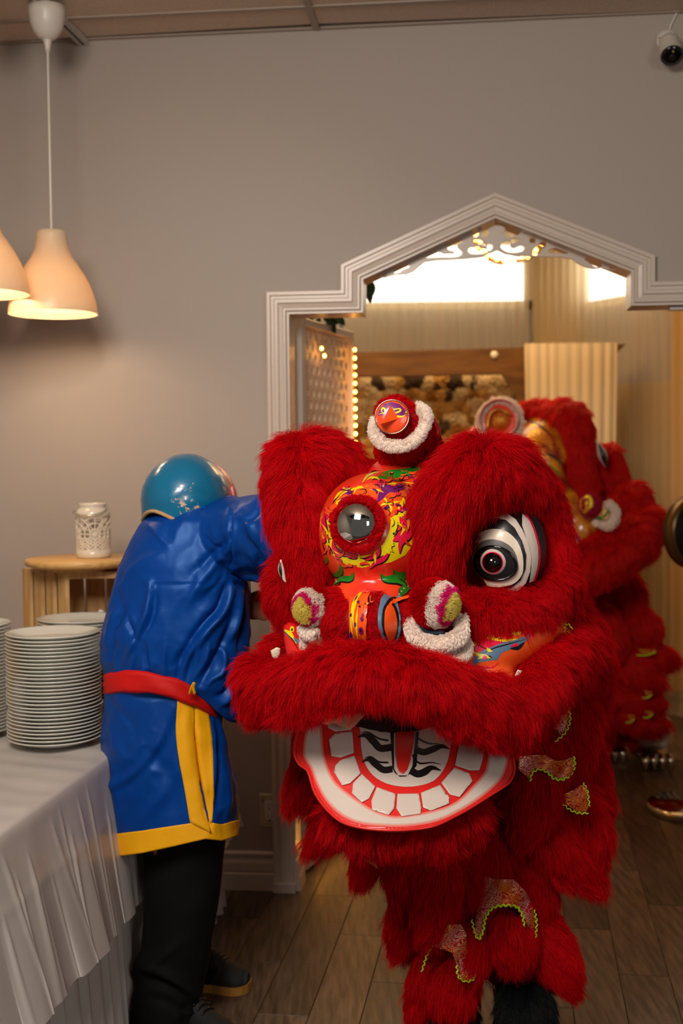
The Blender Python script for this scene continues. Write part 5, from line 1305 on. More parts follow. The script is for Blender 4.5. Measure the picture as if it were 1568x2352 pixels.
# green leaves with dark edges low on the face
gl_ = [([(1210, 1250), (1240, 1310), (1300, 1350), (1290, 1420), (1200, 1460)], 30), ([(985, 1370), (1020, 1410), (1110, 1410), (1180, 1450), (1220, 1500)], 20), ([(1075, 1340), (1110, 1380), (1180, 1390), (1230, 1430)], 16), ([(1220, 1440), (1150, 1490), (1125, 1540)], 18), ([(690, 1300), (700, 1350), (670, 1380), (620, 1370)], 12), ([(790, 1360), (770, 1405), (700, 1410), (650, 1450)], 14), ([(560, 1290), (590, 1400), (600, 1460), (690, 1490)], 22), ([(590, 1240), (595, 1280), (580, 1310)], 8)]
paint(head, th_, [stroke(np.array(C1(p))+np.array([0, 2]), w_*1.22) for p, w_ in gl_], P_bk, .0040, 5)
paint(head, th_, [stroke(C1(p), w_) for p, w_ in gl_], P_gr, .0048, 5)
paint(head, th_, [stroke(C1([(1100, 1400), (1160, 1440), (1170, 1480)]), 3), stroke(C1([(1130, 1390), (1190, 1430), (1200, 1470)]), 3), stroke(C1([(700, 1420), (690, 1450), (660, 1460)]), 3), stroke(C1([(1240, 1330), (1270, 1370), (1265, 1410)]), 3)], P_bk, .0055, 4)
paint(head, th_, [oval(*c1(x, y), 1.7, 1.7, 0, 10) for x, y in ((1250, 1458), (1215, 1462), (1180, 1466), (1150, 1480), (1132, 1500), (1116, 1520), (1108, 1545), (590, 1410), (600, 1430), (620, 1415), (645, 1420), (668, 1428), (600, 1395), (576, 1420))], P_wh, .0056, 3)
# green crown band below the horn
paint(head, th_, [C1([(950, 690), (1000, 640), (1060, 625), (1180, 615), (1290, 590), (1400, 530), (1420, 560), (1370, 650), (1300, 690), (1200, 660), (1140, 680), (1060, 700), (1000, 705)])], P_gr, .0022, 6)
paint(head, th_, [stroke(C1(p), w_) for p, w_ in (([(1250, 610), (1270, 640), (1230, 670), (1180, 665)], 6), ([(1130, 625), (1150, 640), (1180, 630)], 4), ([(1060, 690), (1085, 680), (1110, 695)], 7), ([(1290, 680), (1320, 665), (1340, 685)], 8), ([(1190, 680), (1260, 690), (1280, 700)], 5), ([(1330, 600), (1355, 575), (1380, 590)], 8))], P_or, .0030, 5)
paint(head, th_, [stroke(C1(p), w_) for p, w_ in (([(1060, 700), (1120, 705), (1200, 690)], 2.5), ([(1340, 600), (1380, 580), (1395, 540)], 3), ([(870, 690), (920, 640), (980, 630)], 3), ([(1290, 690), (1350, 690), (1375, 660)], 3), ([(1140, 700), (1220, 740), (1300, 730)], 2.5))], P_bk, .0036, 4)
paint(head, th_, [stroke(C1(p), w_) for p, w_ in (([(850, 720), (900, 660), (970, 640)], 5), ([(880, 700), (920, 680), (960, 690)], 4), ([(1150, 715), (1240, 725), (1310, 705)], 5))], P_ye, .0036, 4)
# mirror with its fur collar
mc = onto(th_, 820, 1203, 0.0); md = (CAM-mc).normalized(); md = (md*.75+Vector((-.30, -.1, .10))).normalized(); mc = at(820, 1203, mc.y-.004)
s0 = mpp(mc.y)
mk('forehead_mirror', *revolve([(49*s0*math.sin(a), 49*s0*.62*math.cos(a)) for a in np.linspace(1.5708, 0, 18)], mc+md*.004, 64, md), M_mirror, lion)
def ring3(c, ax_, r_, n=40, sx=1.0):
    ax_ = Vector(ax_).normalized(); a = ax_.orthogonal().normalized(); b = ax_.cross(a); return [c+(a*math.cos(t)+b*math.sin(t))*r_ for t in np.linspace(0, 2*math.pi, n)]
col_ = remesh('mirror_collar', [tube(ring3(mc, md, 54*s0), 9*s0, 12, caps=False)], .005, M_hide, lion, 3)
mcn = np.array(mc); fur('fur', col_, col_, N_(7000), .010, F_red, lambda P, N: (P-mcn)/np.linalg.norm(P-mcn, axis=1)[:, None], seed=22, nrm=.8, amt=.8, grav=.02, spread=.003, radius=.0006)

# eye
ed = Vector((.12, -1, .0)).normalized()
eye = remesh('eye', [blob(1168, 1272, 2.685, 76, 104, .055), blob(1190, 1260, 2.72, 66, 110, .06)], .005, P_bk, lion, 6)
te = bvh(eye)
def c2(x, y): return (900+x/3.136, 1000+y/3.136)
C2 = lambda L: [c2(*p) for p in L]
def E_(name, poly, m, off, par=None): return decals(name, te, [poly], m, par or eye, off, 6, 2.65)
outer_strip = C2([(935, 565), (985, 610), (1020, 690), (1048, 790), (1052, 880), (1040, 980), (1015, 1050), (985, 1060), (1000, 960), (990, 850), (965, 740), (935, 650)])
E_('eye_ring', outer_strip, P_wh, .002)
E_('eye_ring', stroke(C2([(955, 570), (1005, 640), (1048, 780), (1058, 880), (1040, 990), (1018, 1050)]), 4, None, (0, 0)), P_mg, .003)
E_('eye_ring', C2([(600, 620), (660, 560), (740, 530), (820, 560), (890, 610), (935, 680), (975, 770), (998, 870), (990, 980), (960, 1060), (900, 1120), (820, 1150), (740, 1165), (660, 1150), (595, 1125), (605, 1080), (590, 1000), (570, 900), (580, 760)]), P_wh, .004)
E_('eye_ring', C2([(600, 680), (660, 625), (740, 600), (820, 615), (880, 670), (930, 760), (960, 860), (955, 960), (920, 1040), (860, 1090), (760, 1120), (680, 1105), (620, 1060), (600, 1000), (590, 880), (592, 760)]), P_bk, .0065)
E_('eye_ring', spline_closed(C2([(572, 880), (590, 780), (650, 705), (740, 678), (830, 700), (900, 770), (935, 870), (935, 980), (890, 1050), (810, 1080), (720, 1080), (640, 1045), (590, 980)]), 44), P_cr, .0085)
E_('eye_ring', spline_closed(C2([(600, 900), (620, 810), (690, 755), (780, 760), (860, 810), (900, 900), (895, 980), (840, 1030), (760, 1045), (680, 1020), (620, 970)]), 40), P_gy, .0100)
E_('eye_ring', spline_closed(C2([(605, 900), (630, 830), (700, 800), (780, 805), (850, 850), (885, 920), (875, 985), (820, 1020), (750, 1030), (680, 1010), (625, 965)]), 40), P_bk, .0112)
ey = at(*c2(742, 908), onto(te, *c2(742, 908), 0, 2.65).y-.006)
es = mpp(2.65); edir = Vector((-.30, -.95, -.06)).normalized()
er = 33*es
mk('eyeball', *ellipsoid(ey+Vector((0, .012, 0)), er*1.0, er*1.0, er*1.0, 40, 28), M_eyeball, eye)
def capband(a0, a1, r_, m, nm):
    mk(nm, *revolve([(r_*math.sin(math.radians(a)), r_*math.cos(math.radians(a))) for a in np.linspace(a0, a1, 6)], ey+Vector((0, .012, 0)), 40, edir), m, eye)
capband(42, 47, er*1.02, P_mg, 'iris_ring'); capband(47, 64, er*1.02, P_wh, 'iris_ring'); capband(76, 82, er*1.02, P_wh, 'iris_ring')
mk('pupil', *ellipsoid(ey+Vector((0, .012, 0))+edir*er*.66, er*.60, er*.60, er*.60, 36, 24), M_eyeball, eye)
lid = [onto(te, *c2(*p), .013, 2.65) for p in spline_closed([(612, 905), (635, 840), (700, 803), (780, 808), (850, 850), (890, 925), (875, 985), (820, 1022), (750, 1032), (680, 1012), (630, 965)], 46)]
mk('eyelid_rim', *tube(lid+lid[:2], .0028, 8, caps=False), M_eyeball, eye)
# slit of the other eye
tl_ = bvh(side_l)
def slit(px, py):
    return at(px, py, 2.668)
mk('eye', *tube([slit(645, 1287), slit(645, 1305), slit(649, 1322), slit(655, 1336)], [.002, .007, .006, .002], 10, 14), P_cr, lion)
mk('eye_slit', *tube([slit(643, 1290)+Vector((0, -.006, 0)), slit(644, 1308)+Vector((0, -.008, 0)), slit(647, 1328)+Vector((0, -.006, 0))], [.001, .0035, .001], 8, 10), P_bk, lion)

# cheek paint
tcx = bvh(cheekp)
K = lambda L: C2(L)
paint(cheekp, tcx, [C2([(600, 1460), (700, 1440), (800, 1475), (900, 1475), (980, 1430), (1020, 1380), (1060, 1390), (1000, 1450), (900, 1510), (700, 1540), (600, 1560), (570, 1520)])], P_mg, .0012, 6)
paint(cheekp, tcx, [oval(*c2(890, 1408), 14, 10, 10), stroke(C2([(650, 1440), (720, 1450), (780, 1455)]), 16), stroke(C2([(700, 1470), (820, 1478), (910, 1465)]), 6)], P_ye, .0022, 5)
paint(cheekp, tcx, [oval(*c2(895, 1405), 4, 5), oval(*c2(752, 1450), 4, 4), stroke(C2([(600, 1480), (640, 1520), (700, 1545)]), 3), stroke(C2([(1150, 1200), (1170, 1320)]), 3)], P_bk, .0030, 4)
c6 = lambda x, y: (1080+x/3.213, 1400+y/3.213); C6 = lambda L: [c6(*p) for p in L]
paint(cheekp, tcx, [C6([(40, 330), (120, 290), (250, 240), (400, 200), (440, 170), (430, 220), (330, 280), (230, 320), (200, 370), (60, 390), (0, 430), (0, 400)])], P_bl, .0022, 6)
paint(cheekp, tcx, [stroke(C6([(60, 345), (160, 290), (280, 255), (420, 215)]), 3), stroke(C6([(290, 290), (350, 280), (400, 240)]), 10), stroke(C6([(40, 340), (100, 340), (150, 350), (140, 370)]), 4), oval(*c6(20, 250), 3.5, 3)], P_bk, .0032, 4)
paint(cheekp, tcx, [stroke(C6([(50, 365), (100, 345), (150, 360)]), 9), stroke(C6([(20, 310), (60, 335), (100, 330)]), 7), stroke(C6([(120, 280), (135, 300), (160, 310)]), 8), stroke(C6([(20, 560), (80, 580), (140, 610), (160, 640)]), 4), stroke(C6([(90, 150), (120, 190)]), 5), oval(*c6(20, 250), 8, 8), stroke(C6([(90, 580), (120, 600), (150, 640)]), 3)], P_ye, .0040, 4)
paint(cheekp, tcx, [stroke(C6([(100, 590), (125, 620), (150, 640)]), 8), oval(*c6(70, 470), 3, 4), oval(*c6(120, 545), 3, 3), oval(*c6(160, 470), 2, 4), oval(*c6(40, 568), 3, 2), stroke(C6([(60, 500), (90, 520), (110, 540)]), 2.5)], P_pu, .0046, 4)
paint(cheekp, tcx, [stroke(C6([(290, 275), (330, 262), (360, 265)]), 7), oval(*c6(105, 355), 5, 5), stroke(C6([(0, 430), (60, 420), (160, 425), (210, 380)]), 4, None, (0, 1))], P_mg, .0050, 4)
tcl = bvh(cheekl)
paint(cheekl, tcl, [stroke(C3([(330, 430), (380, 460), (420, 520)]), 10), oval(*c3(393, 432), 5, 7), stroke(C3([(395, 500), (430, 500)]), 6)], P_ye, .0015, 4)
paint(cheekl, tcl, [stroke(C3([(400, 480), (440, 520)]), 8), stroke(C3([(345, 440), (385, 490)]), 3)], P_bl, .0022, 4)
paint(cheekl, tcl, [stroke(C3([(340, 440), (400, 500), (430, 560)]), 2.5), oval(*c3(393, 435), 2, 3)], P_bk, .003, 4)
# pompoms on white fur springs
def pompom(c, r_, axis, n, seed, par=None):
    o = mk('pompom', *ellipsoid(c, r_*.8, r_*.8, r_*.8, 32, 20), M_hide, par or lion); ax_ = np.array(Vector(axis).normalized()); cn = np.array(c)
    def band(a0, a1):
        return lambda P, N: ((np.degrees(np.arccos(np.clip(((P-cn)@ax_)/(np.linalg.norm(P-cn, axis=1)+1e-9)+.10*wob(P, 40, seed), -1, 1))) >= a0) & (np.degrees(np.arccos(np.clip(((P-cn)@ax_)/(np.linalg.norm(P-cn, axis=1)+1e-9)+.10*wob(P, 40, seed), -1, 1))) < a1)).astype(float)+1e-9
    kw = dict(nrm=1.1, amt=.15, grav=.01, spread=.0022, radius=.0007, clump=6, lenvar=.10, keep=.5, curl=.08)
    L = r_*.26
    for (a0, a1, fm, fr) in ((0, 42, F_yel, .16), (42, 58, F_dark, .15), (58, 86, F_white, .27), (86, 181, F_red, .5)):
        fur('fur', o, o, int(n*fr), L, fm, tuple(ax_*.5), seed=seed+a0, mask=band(a0, a1), **kw)
    return o
pompom(at(718, 1392, 2.60), 50*mpp(2.60), (-.62, -.70, -.18), N_(9000), 61)
pompom(at(999, 1386, 2.50), 60*mpp(2.50), (.80, -.55, -.15), N_(11000), 71)
def coil(pts, par=None, name='white_coil', n=8000, seed=81, L=.010):
    o = remesh(name, [ptube(pts, 14, 40)], .005, M_whide, par or lion, 2); fur('fur', o, o, N_(n), L, F_white, (0, -.3, -.6), seed=seed, nrm=.8, amt=.5, spread=.002, radius=.0006, grav=.05, lenvar=.12, curl=.08); return o
coil([(948, 1402, 2.56, 13), (944, 1440, 2.53, 15), (965, 1470, 2.50, 17), (1010, 1480, 2.48, 18), (1055, 1462, 2.49, 17), (1062, 1425, 2.52, 14)], seed=82)
coil([(1064, 1465, 2.52, 14), (1070, 1495, 2.51, 15), (1045, 1515, 2.50, 15), (1012, 1518, 2.51, 11)], seed=83, n=4000)
mk('coil_band', *tube([at(957, 1432, 2.545), at(985, 1452, 2.52), at(1015, 1452, 2.52)], .006, 8, 10, flat=.6), P_bl, lion)
mk('coil_band', *tube([at(1008, 1502, 2.515), at(1030, 1496, 2.50), at(1048, 1482, 2.505)], .006, 8, 10, flat=.6), P_bl, lion)
coil([(696, 1445, 2.62, 14), (715, 1452, 2.60, 17), (742, 1435, 2.61, 14)], seed=84, n=2600)
coil([(700, 1460, 2.63, 10), (698, 1482, 2.63, 9)], seed=85, n=1200)
mk('spring_cap', *ellipsoid(at(941, 1385, 2.60), .006, .006, .008, 16, 10), M_chrome, lion)

# horn
ha = Vector((-.30, -.62, .72)).normalized(); hb = at(936, 1042, 2.80); hs = mpp(2.75)
horn = thing('tmp', (0, 0, 0), None, None); bpy.data.objects.remove(horn)
p0 = at(944, 1050, 2.82); p1 = at(935, 1012, 2.77); p2_ = at(915, 968, 2.72)
horn = furpart('horn', lion, [tube([p0, p1], [70*hs, 74*hs], 24, 8), tube([p1, at(922, 985, 2.73), at(906, 958, 2.71)], [70*hs, 64*hs, 46*hs], 24, 10), blob(938, 1036, 2.80, 78, 36, .075)], N_(12000), .015, away(905, 960, 2.7, .2, .8), seed=31, nrm=.7, spread=.003, radius=.0006, grav=.03)
ringpts = [(862, 968), (859, 992), (870, 1010), (886, 1021), (908, 1025), (936, 1020), (960, 1001), (976, 976), (977, 952), (960, 935)]
hr = remesh('white_ring', [ptube([(x, y, 2.655+.10*((x-900)/90)**2*.35+(.05 if y < 950 else 0), 13) for x, y in ringpts], 12, 50)], .004, M_whide, horn, 2)
fur('fur', hr, hr, N_(9000), .0075, F_white, lambda P, N: (P-np.array(at(905, 960, 2.7)))*np.array([1, .2, 1])/.08, seed=32, nrm=.7, amt=.6, spread=.003, radius=.0006, grav=.03)
fd = at(900, 958, 2.652); fa = Vector((-.12, -1, .12)).normalized()
disc = mk('painted_disc', *revolve([(37*hs, -.012), (37*hs, .002), (33*hs, .006), (20*hs, .010), (0, .012)], fd, 44, fa), P_red, horn); disc.data.materials[0] = P_or
tdz = bvh(disc); D = lambda L: C1(L)
paint(disc, tdz, [D([(960, 235), (975, 190), (1010, 150), (1060, 135), (1120, 150), (1165, 195), (1172, 235), (1130, 235), (1080, 225), (1030, 240), (990, 232)])], P_pu, .0010, 4, 2.65)
paint(disc, tdz, [D([(955, 240), (1010, 225), (1100, 235), (1170, 240), (1165, 300), (1120, 345), (1060, 360), (1000, 335), (965, 290)])], P_red, .0008, 4, 2.65)
paint(disc, tdz, [stroke(D(p), w_) for p, w_ in (([(965, 225), (1000, 215), (1015, 190), (1000, 180), (990, 200), (1010, 220)], 4), ([(1000, 250), (1040, 230), (1090, 215), (1125, 200), (1120, 185), (1080, 190), (1065, 215)], 4), ([(1040, 245), (1090, 240), (1140, 240), (1168, 225)], 4), ([(1160, 215), (1175, 200)], 3))], P_ye, .0016, 3, 2.65)
paint(disc, tdz, [oval(*c1(1097, 200), 3, 2), oval(*c1(1005, 205), 2, 2)], P_bk, .0020, 3, 2.65)
bt = fd+Vector((-.010, -.030, -.008)); V = [fd+Vector((-.020, -.009, -.010)), at(*c1(1110, 250), 2.645), at(*c1(1060, 165), 2.648), at(*c1(975, 330), 2.648), bt+Vector((0, 0, -.012))]
mk('beak', [tuple(v) for v in (at(*c1(1055, 160), 2.640), at(*c1(1115, 255), 2.640), at(*c1(985, 300), 2.642), at(*c1(1030, 240), 2.628), at(*c1(978, 295), 2.612), at(*c1(1000, 312), 2.640))], [(0, 3, 1), (0, 2, 3), (3, 4, 1), (2, 4, 3), (4, 5, 1), (2, 5, 4)], P_or, horn, smooth=False)
mk('wire_rim', *tube(ring3(fd+fa*.006, fa, 37.5*hs, 48), .0011, 6, caps=False), M_chrome, horn)
mk('side_cloth', *tube([at(995, 965, 2.74), at(1003, 995, 2.74), at(985, 1022, 2.74)], [.010, .016, .008], 10, 12, flat=.6), mat('red_satin_scrap', (190, 10, 16), .4), horn)

# lower jaw: painted plate with teeth and tongue
def c4(x, y): return (640+x/2.703, 1560+y/2.703)
C4 = lambda L: [c4(*p) for p in L]
def jaw_depth(px, py):
    s = (py-1600)/305.0; u = (px-930)/250.0
    return 2.63-.17*s-.02*s*s+.055*u*u-.03*math.exp(-((u*u)*6+((s-.35)**2)*9))*-1
jaw_out = C4([(160, 200), (240, 160), (400, 120), (700, 100), (1000, 160), (1250, 230), (1420, 330), (1440, 430), (1462, 550), (1440, 625), (1400, 665), (1310, 722), (1200, 792), (1100, 848), (960, 912), (800, 935), (640, 936), (490, 918), (380, 880), (290, 800), (222, 700), (182, 575), (130, 530), (100, 470), (104, 380), (130, 290)])
jaw_out = spline_closed(jaw_out, 150)
pv_, pf_ = tri2d(densify(jaw_out, 9), 9)
n = len(pv_); V = [tuple(at(p.x, p.y, jaw_depth(p.x, p.y))) for p in pv_]
jaw = mk('lower_jaw', V, pf_, P_jaw, lion)
if jaw.data.polygons[0].normal.y > 0: jaw.data.flip_normals()
mod(jaw, 'SOLIDIFY', thickness=.010, offset=-1)
mk('jaw_rim', *tube([at(x, y, jaw_depth(x, y)-.002) for x, y in densify(jaw_out, 14)+[jaw_out[0]]], .0030, 8, caps=True), P_jaw, jaw)
tj = bvh(jaw)
def JD(name, polys, m, off, step=7, th=0.0): return decals(name, tj, polys, m, jaw, off, step, 2.5, th)
gum = C4([(165, 400), (180, 320), (205, 275), (250, 240), (258, 300), (270, 450), (300, 560), (345, 645), (430, 720), (560, 808), (660, 850), (760, 860), (950, 828), (1100, 772), (1215, 665), (1290, 570), (1312, 450), (1330, 330), (1420, 360), (1418, 450), (1400, 550), (1360, 630), (1245, 730), (1100, 822), (960, 880), (800, 905), (650, 905), (505, 888), (395, 840), (305, 755), (245, 650), (210, 555), (165, 480)])
M_pk = mat('painted_pink_blend', (236, 120, 108), .4, coat=.25)
gum = spline_closed(gum, 160)
JD('painted_gum', [shrink(gum, -4)], M_pk, .0010, 6)
JD('painted_gum', [shrink(gum, -.5)], mat('painted_pale_blend', (230, 168, 154), .4, coat=.25), .0015, 6)
JD('painted_gum', [shrink(gum, 2.5)], P_wh, .0020, 6)
teeth = [[(305, 225), (450, 235), (450, 318), (350, 327), (306, 302)], [(350, 338), (456, 327), (466, 460), (382, 490), (328, 480), (312, 380)], [(385, 505), (470, 478), (508, 588), (442, 650), (395, 662), (345, 580), (352, 540)], [(515, 592), (598, 670), (560, 745), (515, 768), (455, 712), (462, 650)], [(608, 674), (724, 716), (716, 805), (682, 846), (580, 815), (575, 760)], [(736, 716), (868, 714), (884, 800), (880, 838), (762, 855), (730, 805)], [(882, 710), (1000, 660), (1056, 738), (1054, 776), (942, 820), (895, 800)], [(1008, 648), (1088, 552), (1180, 588), (1200, 636), (1120, 735), (1062, 720)], [(1092, 538), (1125, 380), (1280, 400), (1262, 500), (1242, 568), (1180, 568)]]
for t_ in teeth: JD('tooth', [C4(t_)], P_wh, .0030, 6, .0022)
JD('painted_palate', [spline_closed(C4([(500, 180), (505, 320), (515, 450), (545, 545), (605, 615), (700, 658), (830, 668), (960, 632), (1035, 540), (1065, 420), (1080, 250), (800, 150)]), 60)], P_wh, .0014)
bk = [[(640, 200), (715, 190), (715, 560), (740, 600), (800, 600), (830, 540), (845, 400), (850, 330), (870, 330), (862, 430), (855, 540), (820, 585), (790, 606), (750, 608), (720, 585), (705, 555), (690, 300)]]
sw = [([(525, 232), (570, 270), (630, 310), (700, 300)], 20), ([(530, 212), (600, 225), (650, 262), (690, 270)], 5), ([(488, 362), (540, 350), (590, 390), (630, 430), (700, 425)], 24), ([(500, 340), (550, 330), (620, 370), (680, 382)], 6), ([(515, 515), (560, 500), (600, 530), (650, 565), (705, 560)], 22), ([(525, 492), (570, 484), (620, 515), (680, 520)], 6),
  ([(1062, 436), (1010, 418), (950, 440), (900, 455), (850, 440)], 22), ([(1000, 400), (940, 402), (890, 385), (862, 365)], 6), ([(1008, 570), (950, 552), (900, 580), (860, 590), (820, 570)], 24), ([(1008, 532), (950, 520), (880, 525), (845, 500), (832, 470)], 6)]
JD('painted_stripes', [C4(b) for b in bk]+[stroke(C4(p), w_*.68, None, (1, 0)) for p, w_ in sw], P_bk, .0026, 5)
JD('tongue', [C4([(722, 180), (848, 180), (842, 330), (832, 430), (815, 510), (795, 565), (770, 590), (748, 578), (735, 545), (726, 450)])], P_jaw, .0040, 6, .002)
beard = furpart('beard', lion, [ptube([(760, 1880, 2.60, 18), (850, 1905, 2.55, 24), (960, 1905, 2.53, 28), (1050, 1880, 2.57, 30), (1085, 1850, 2.62, 20)], 14, 24)], N_(14000), .050, (.1, -.1, -1), seed=41, nrm=.4)

# fur-trimmed tiers of the costume body
def flap(pts, n, L=.05, seed=100, comb=None, nm='fur_flap', fm=F_red, m=M_hide, par=None, **kw):
    a = at(pts[0][0], pts[0][1], pts[0][2]); b = at(pts[-1][0], pts[-1][1], pts[-1][2]); d = (b-a).normalized()
    comb = comb or (d.x, d.y-.15, d.z-.25); return furpart(nm, par or lion, [ptube(pts, 16, 22)], N_(n), L, comb, m, fm, .010, 4, seed=seed, nrm=.55, amt=1.05, **kw)
core = remesh('costume_body', [ptube([(1130, 1500, 3.05, 200), (1120, 1750, 3.10, 190), (1110, 1950, 3.10, 160), (1100, 2120, 3.10, 120)], 20, 24), tube([at(1130, 1500, 3.1), at(1180, 1450, 3.5), at(1190, 1480, 3.95)], [.19, .22, .18], 20, 14),
   tube([at(1160, 2000, 3.08), at(1190, 2250, 3.06)], [.09, .07], 14, 6), tube([at(1030, 2000, 3.12), at(1040, 2320, 3.10)], [.09, .065], 14, 6)], .02, M_hide, lion, 4)
fur('fur', core, core, N_(26000), .055, F_red, (.0, -.2, -1), seed=50, nrm=.5, keep=.3)
FL = [
 # right mane, top to bottom
 [(1310, 1470, 2.98, 34), (1333, 1540, 2.96, 40), (1340, 1640, 2.95, 36), (1325, 1720, 2.95, 18)],
 [(1300, 1560, 2.90, 34), (1320, 1640, 2.87, 46), (1300, 1740, 2.86, 44), (1280, 1800, 2.86, 22)],
 [(1330, 1680, 2.98, 26), (1345, 1760, 2.96, 40), (1360, 1840, 2.95, 34), (1350, 1880, 2.95, 14)],
 [(1225, 1690, 2.80, 34), (1235, 1760, 2.78, 44), (1225, 1850, 2.78, 38), (1200, 1900, 2.79, 16)],
 [(1290, 1790, 2.90, 30), (1330, 1860, 2.88, 44), (1345, 1940, 2.88, 38), (1340, 1990, 2.89, 16)],
 [(1235, 1850, 2.86, 34), (1270, 1930, 2.84, 46), (1320, 1985, 2.84, 36), (1365, 2020, 2.85, 14)],
 [(1195, 1840, 2.84, 30), (1215, 1920, 2.86, 36), (1240, 2000, 2.88, 20)],
 # left mane
 [(745, 1720, 2.84, 22), (715, 1780, 2.84, 34), (680, 1830, 2.84, 16)],
 [(800, 1830, 2.86, 28), (770, 1880, 2.86, 38), (725, 1930, 2.86, 14)],
 [(700, 1660, 2.80, 12), (690, 1700, 2.80, 10), (682, 1735, 2.80, 5)],
 [(870, 1900, 2.84, 28), (855, 1950, 2.84, 32), (830, 2010, 2.85, 12)],
 # chest and left leg side
 [(950, 1930, 2.84, 40), (935, 2000, 2.83, 42), (920, 2060, 2.84, 16)],
 [(1010, 1960, 2.82, 44), (1000, 2050, 2.80, 46), (985, 2130, 2.81, 18)],
 [(960, 2060, 2.90, 34), (935, 2120, 2.90, 36), (915, 2165, 2.90, 12)],
 # right front leg
 [(1120, 1930, 2.86, 52), (1110, 1990, 2.84, 48), (1080, 2040, 2.84, 22)],
 [(1190, 1960, 2.88, 44), (1220, 2040, 2.88, 46), (1240, 2110, 2.88, 18)],
 [(1095, 2110, 2.86, 34), (1080, 2180, 2.85, 40), (1060, 2240, 2.86, 18)],
 [(1170, 2110, 2.84, 44), (1180, 2160, 2.84, 42), (1195, 2190, 2.85, 14)],
 [(1230, 2120, 2.88, 36), (1270, 2190, 2.87, 40), (1310, 2250, 2.87, 18)],
 # left front leg low
 [(1000, 2180, 2.92, 36), (985, 2250, 2.91, 34), (960, 2330, 2.92, 16)],
 [(1050, 2210, 2.88, 40), (1040, 2280, 2.87, 40), (1030, 2330, 2.88, 16)],
]
ns_ = [7000, 8000, 6000, 8000, 8000, 8500, 5000, 5500, 6500, 800, 4500, 6500, 8000, 5000, 8000, 7500, 6000, 8000, 7500, 6000, 7500]
for i, (p_, n__) in enumerate(zip(FL, ns_)): flap(p_, n__, .055, 100+i)
flap([(820, 1935, 2.90, 8), (815, 1975, 2.90, 9), (835, 2010, 2.90, 4)], 600, .03, 140)
# black furry boots
def boot(pts, n, seed): return flap(pts, n, .045, seed, (0.05, -.35, -.8), 'furry_boot', F_black, M_bhide)
boot([(1195, 2260, 2.92, 34), (1205, 2310, 2.87, 56), (1200, 2380, 2.86, 56)], 13000, 151)
boot([(1050, 2335, 2.92, 36), (1045, 2385, 2.86, 52)], 7000, 152)
boot([(945, 2130, 3.22, 18), (940, 2165, 3.21, 20)], 1600, 153)
# brocade panels with rickrack edging, lying over the tiers
PB = []
def panel(poly, depthfn, trims, m=M_broc, nm='brocade_panel'):
    pv, pf = tri2d(densify(poly, 8), 8); V = [tuple(at(p.x, p.y, depthfn(p.x, p.y)+.004*math.sin(p.x*.11+p.y*.07))) for p in pv]
    o = mk(nm, V, pf, m, lion); mod(o, 'SOLIDIFY', thickness=.002, offset=0)
    for tr_ in trims:
        Q = catmull([np.array(q, float) for q in tr_], len(tr_)*14); L = [0]; 
        for i in range(1, len(Q)): L.append(L[-1]+np.linalg.norm(Q[i]-Q[i-1]))
        k = max(8, int(L[-1]/3)); P_ = []
        for i in range(k):
            s = L[-1]*i/(k-1); x = np.interp(s, L, [q[0] for q in Q]); y = np.interp(s, L, [q[1] for q in Q])
            x2 = np.interp(min(s+1, L[-1]), L, [q[0] for q in Q]); y2 = np.interp(min(s+1, L[-1]), L, [q[1] for q in Q]); t = np.array([x2-x, y2-y]); t = t/(np.linalg.norm(t)+1e-6)
            z = 2.4*math.sin(s*.52); x -= t[1]*z; y += t[0]*z; P_.append(at(x, y, depthfn(x, y)-.003))
        mk('rickrack_trim', *tube(P_, .0028, 6, flat=.6), M_lime, o)
    return o
c7 = lambda x, y: (640+x/2.010, 1850+y/2.010); C7 = lambda L: [c7(*p) for p in L]
panel(C7([(905, 322), (1000, 340), (1085, 342), (1140, 400), (1170, 460), (1185, 540), (1190, 600), (1150, 560), (1125, 500), (1090, 470), (1040, 462), (980, 475), (950, 520), (935, 600), (920, 618), (905, 590), (910, 480), (890, 380)]), lambda x, y: 2.735+.0009*abs(x-1160), [C7([(892, 530), (905, 590), (922, 618), (942, 580), (955, 515), (990, 472), (1050, 462), (1100, 470), (1125, 510), (1133, 555)]), C7([(1180, 485), (1190, 550), (1185, 610)])])
panel(C7([(685, 542), (770, 550), (840, 548), (865, 590), (868, 660), (890, 720), (915, 745), (905, 790), (870, 812), (835, 800), (822, 740), (800, 680), (760, 665), (700, 650), (690, 600)]), lambda x, y: 2.765+.0007*abs(x-1030), [C7([(822, 742), (828, 790), (860, 812), (900, 800), (915, 750)]), C7([(708, 650), (685, 690), (665, 750), (658, 765)])])
panel(C7([(690, 170), (770, 160), (770, 200), (745, 250), (755, 290), (740, 312), (715, 260), (690, 210)]), lambda x, y: 2.80, [C7([(678, 180), (700, 230), (725, 275), (748, 315)])])
panel(C7([(645, 370), (700, 365), (725, 380), (720, 400), (660, 410), (640, 430)]), lambda x, y: 2.80, [C7([(645, 375), (638, 400), (636, 435)])])
panel(C7([(385, 145), (420, 140), (430, 200), (440, 250), (460, 295), (420, 270), (370, 235), (390, 190)]), lambda x, y: 2.78, [])
panel(C6([(360, 1080), (540, 1070), (640, 1120), (760, 1090), (772, 1150), (745, 1215), (700, 1250), (640, 1250), (580, 1215), (520, 1180), (470, 1190), (440, 1260), (400, 1220), (350, 1180)]), lambda x, y: 2.665+.0006*(x-1190), [C6([(440, 1262), (455, 1205), (510, 1180), (570, 1205), (610, 1245), (680, 1255), (740, 1215), (768, 1150), (762, 1090)])])
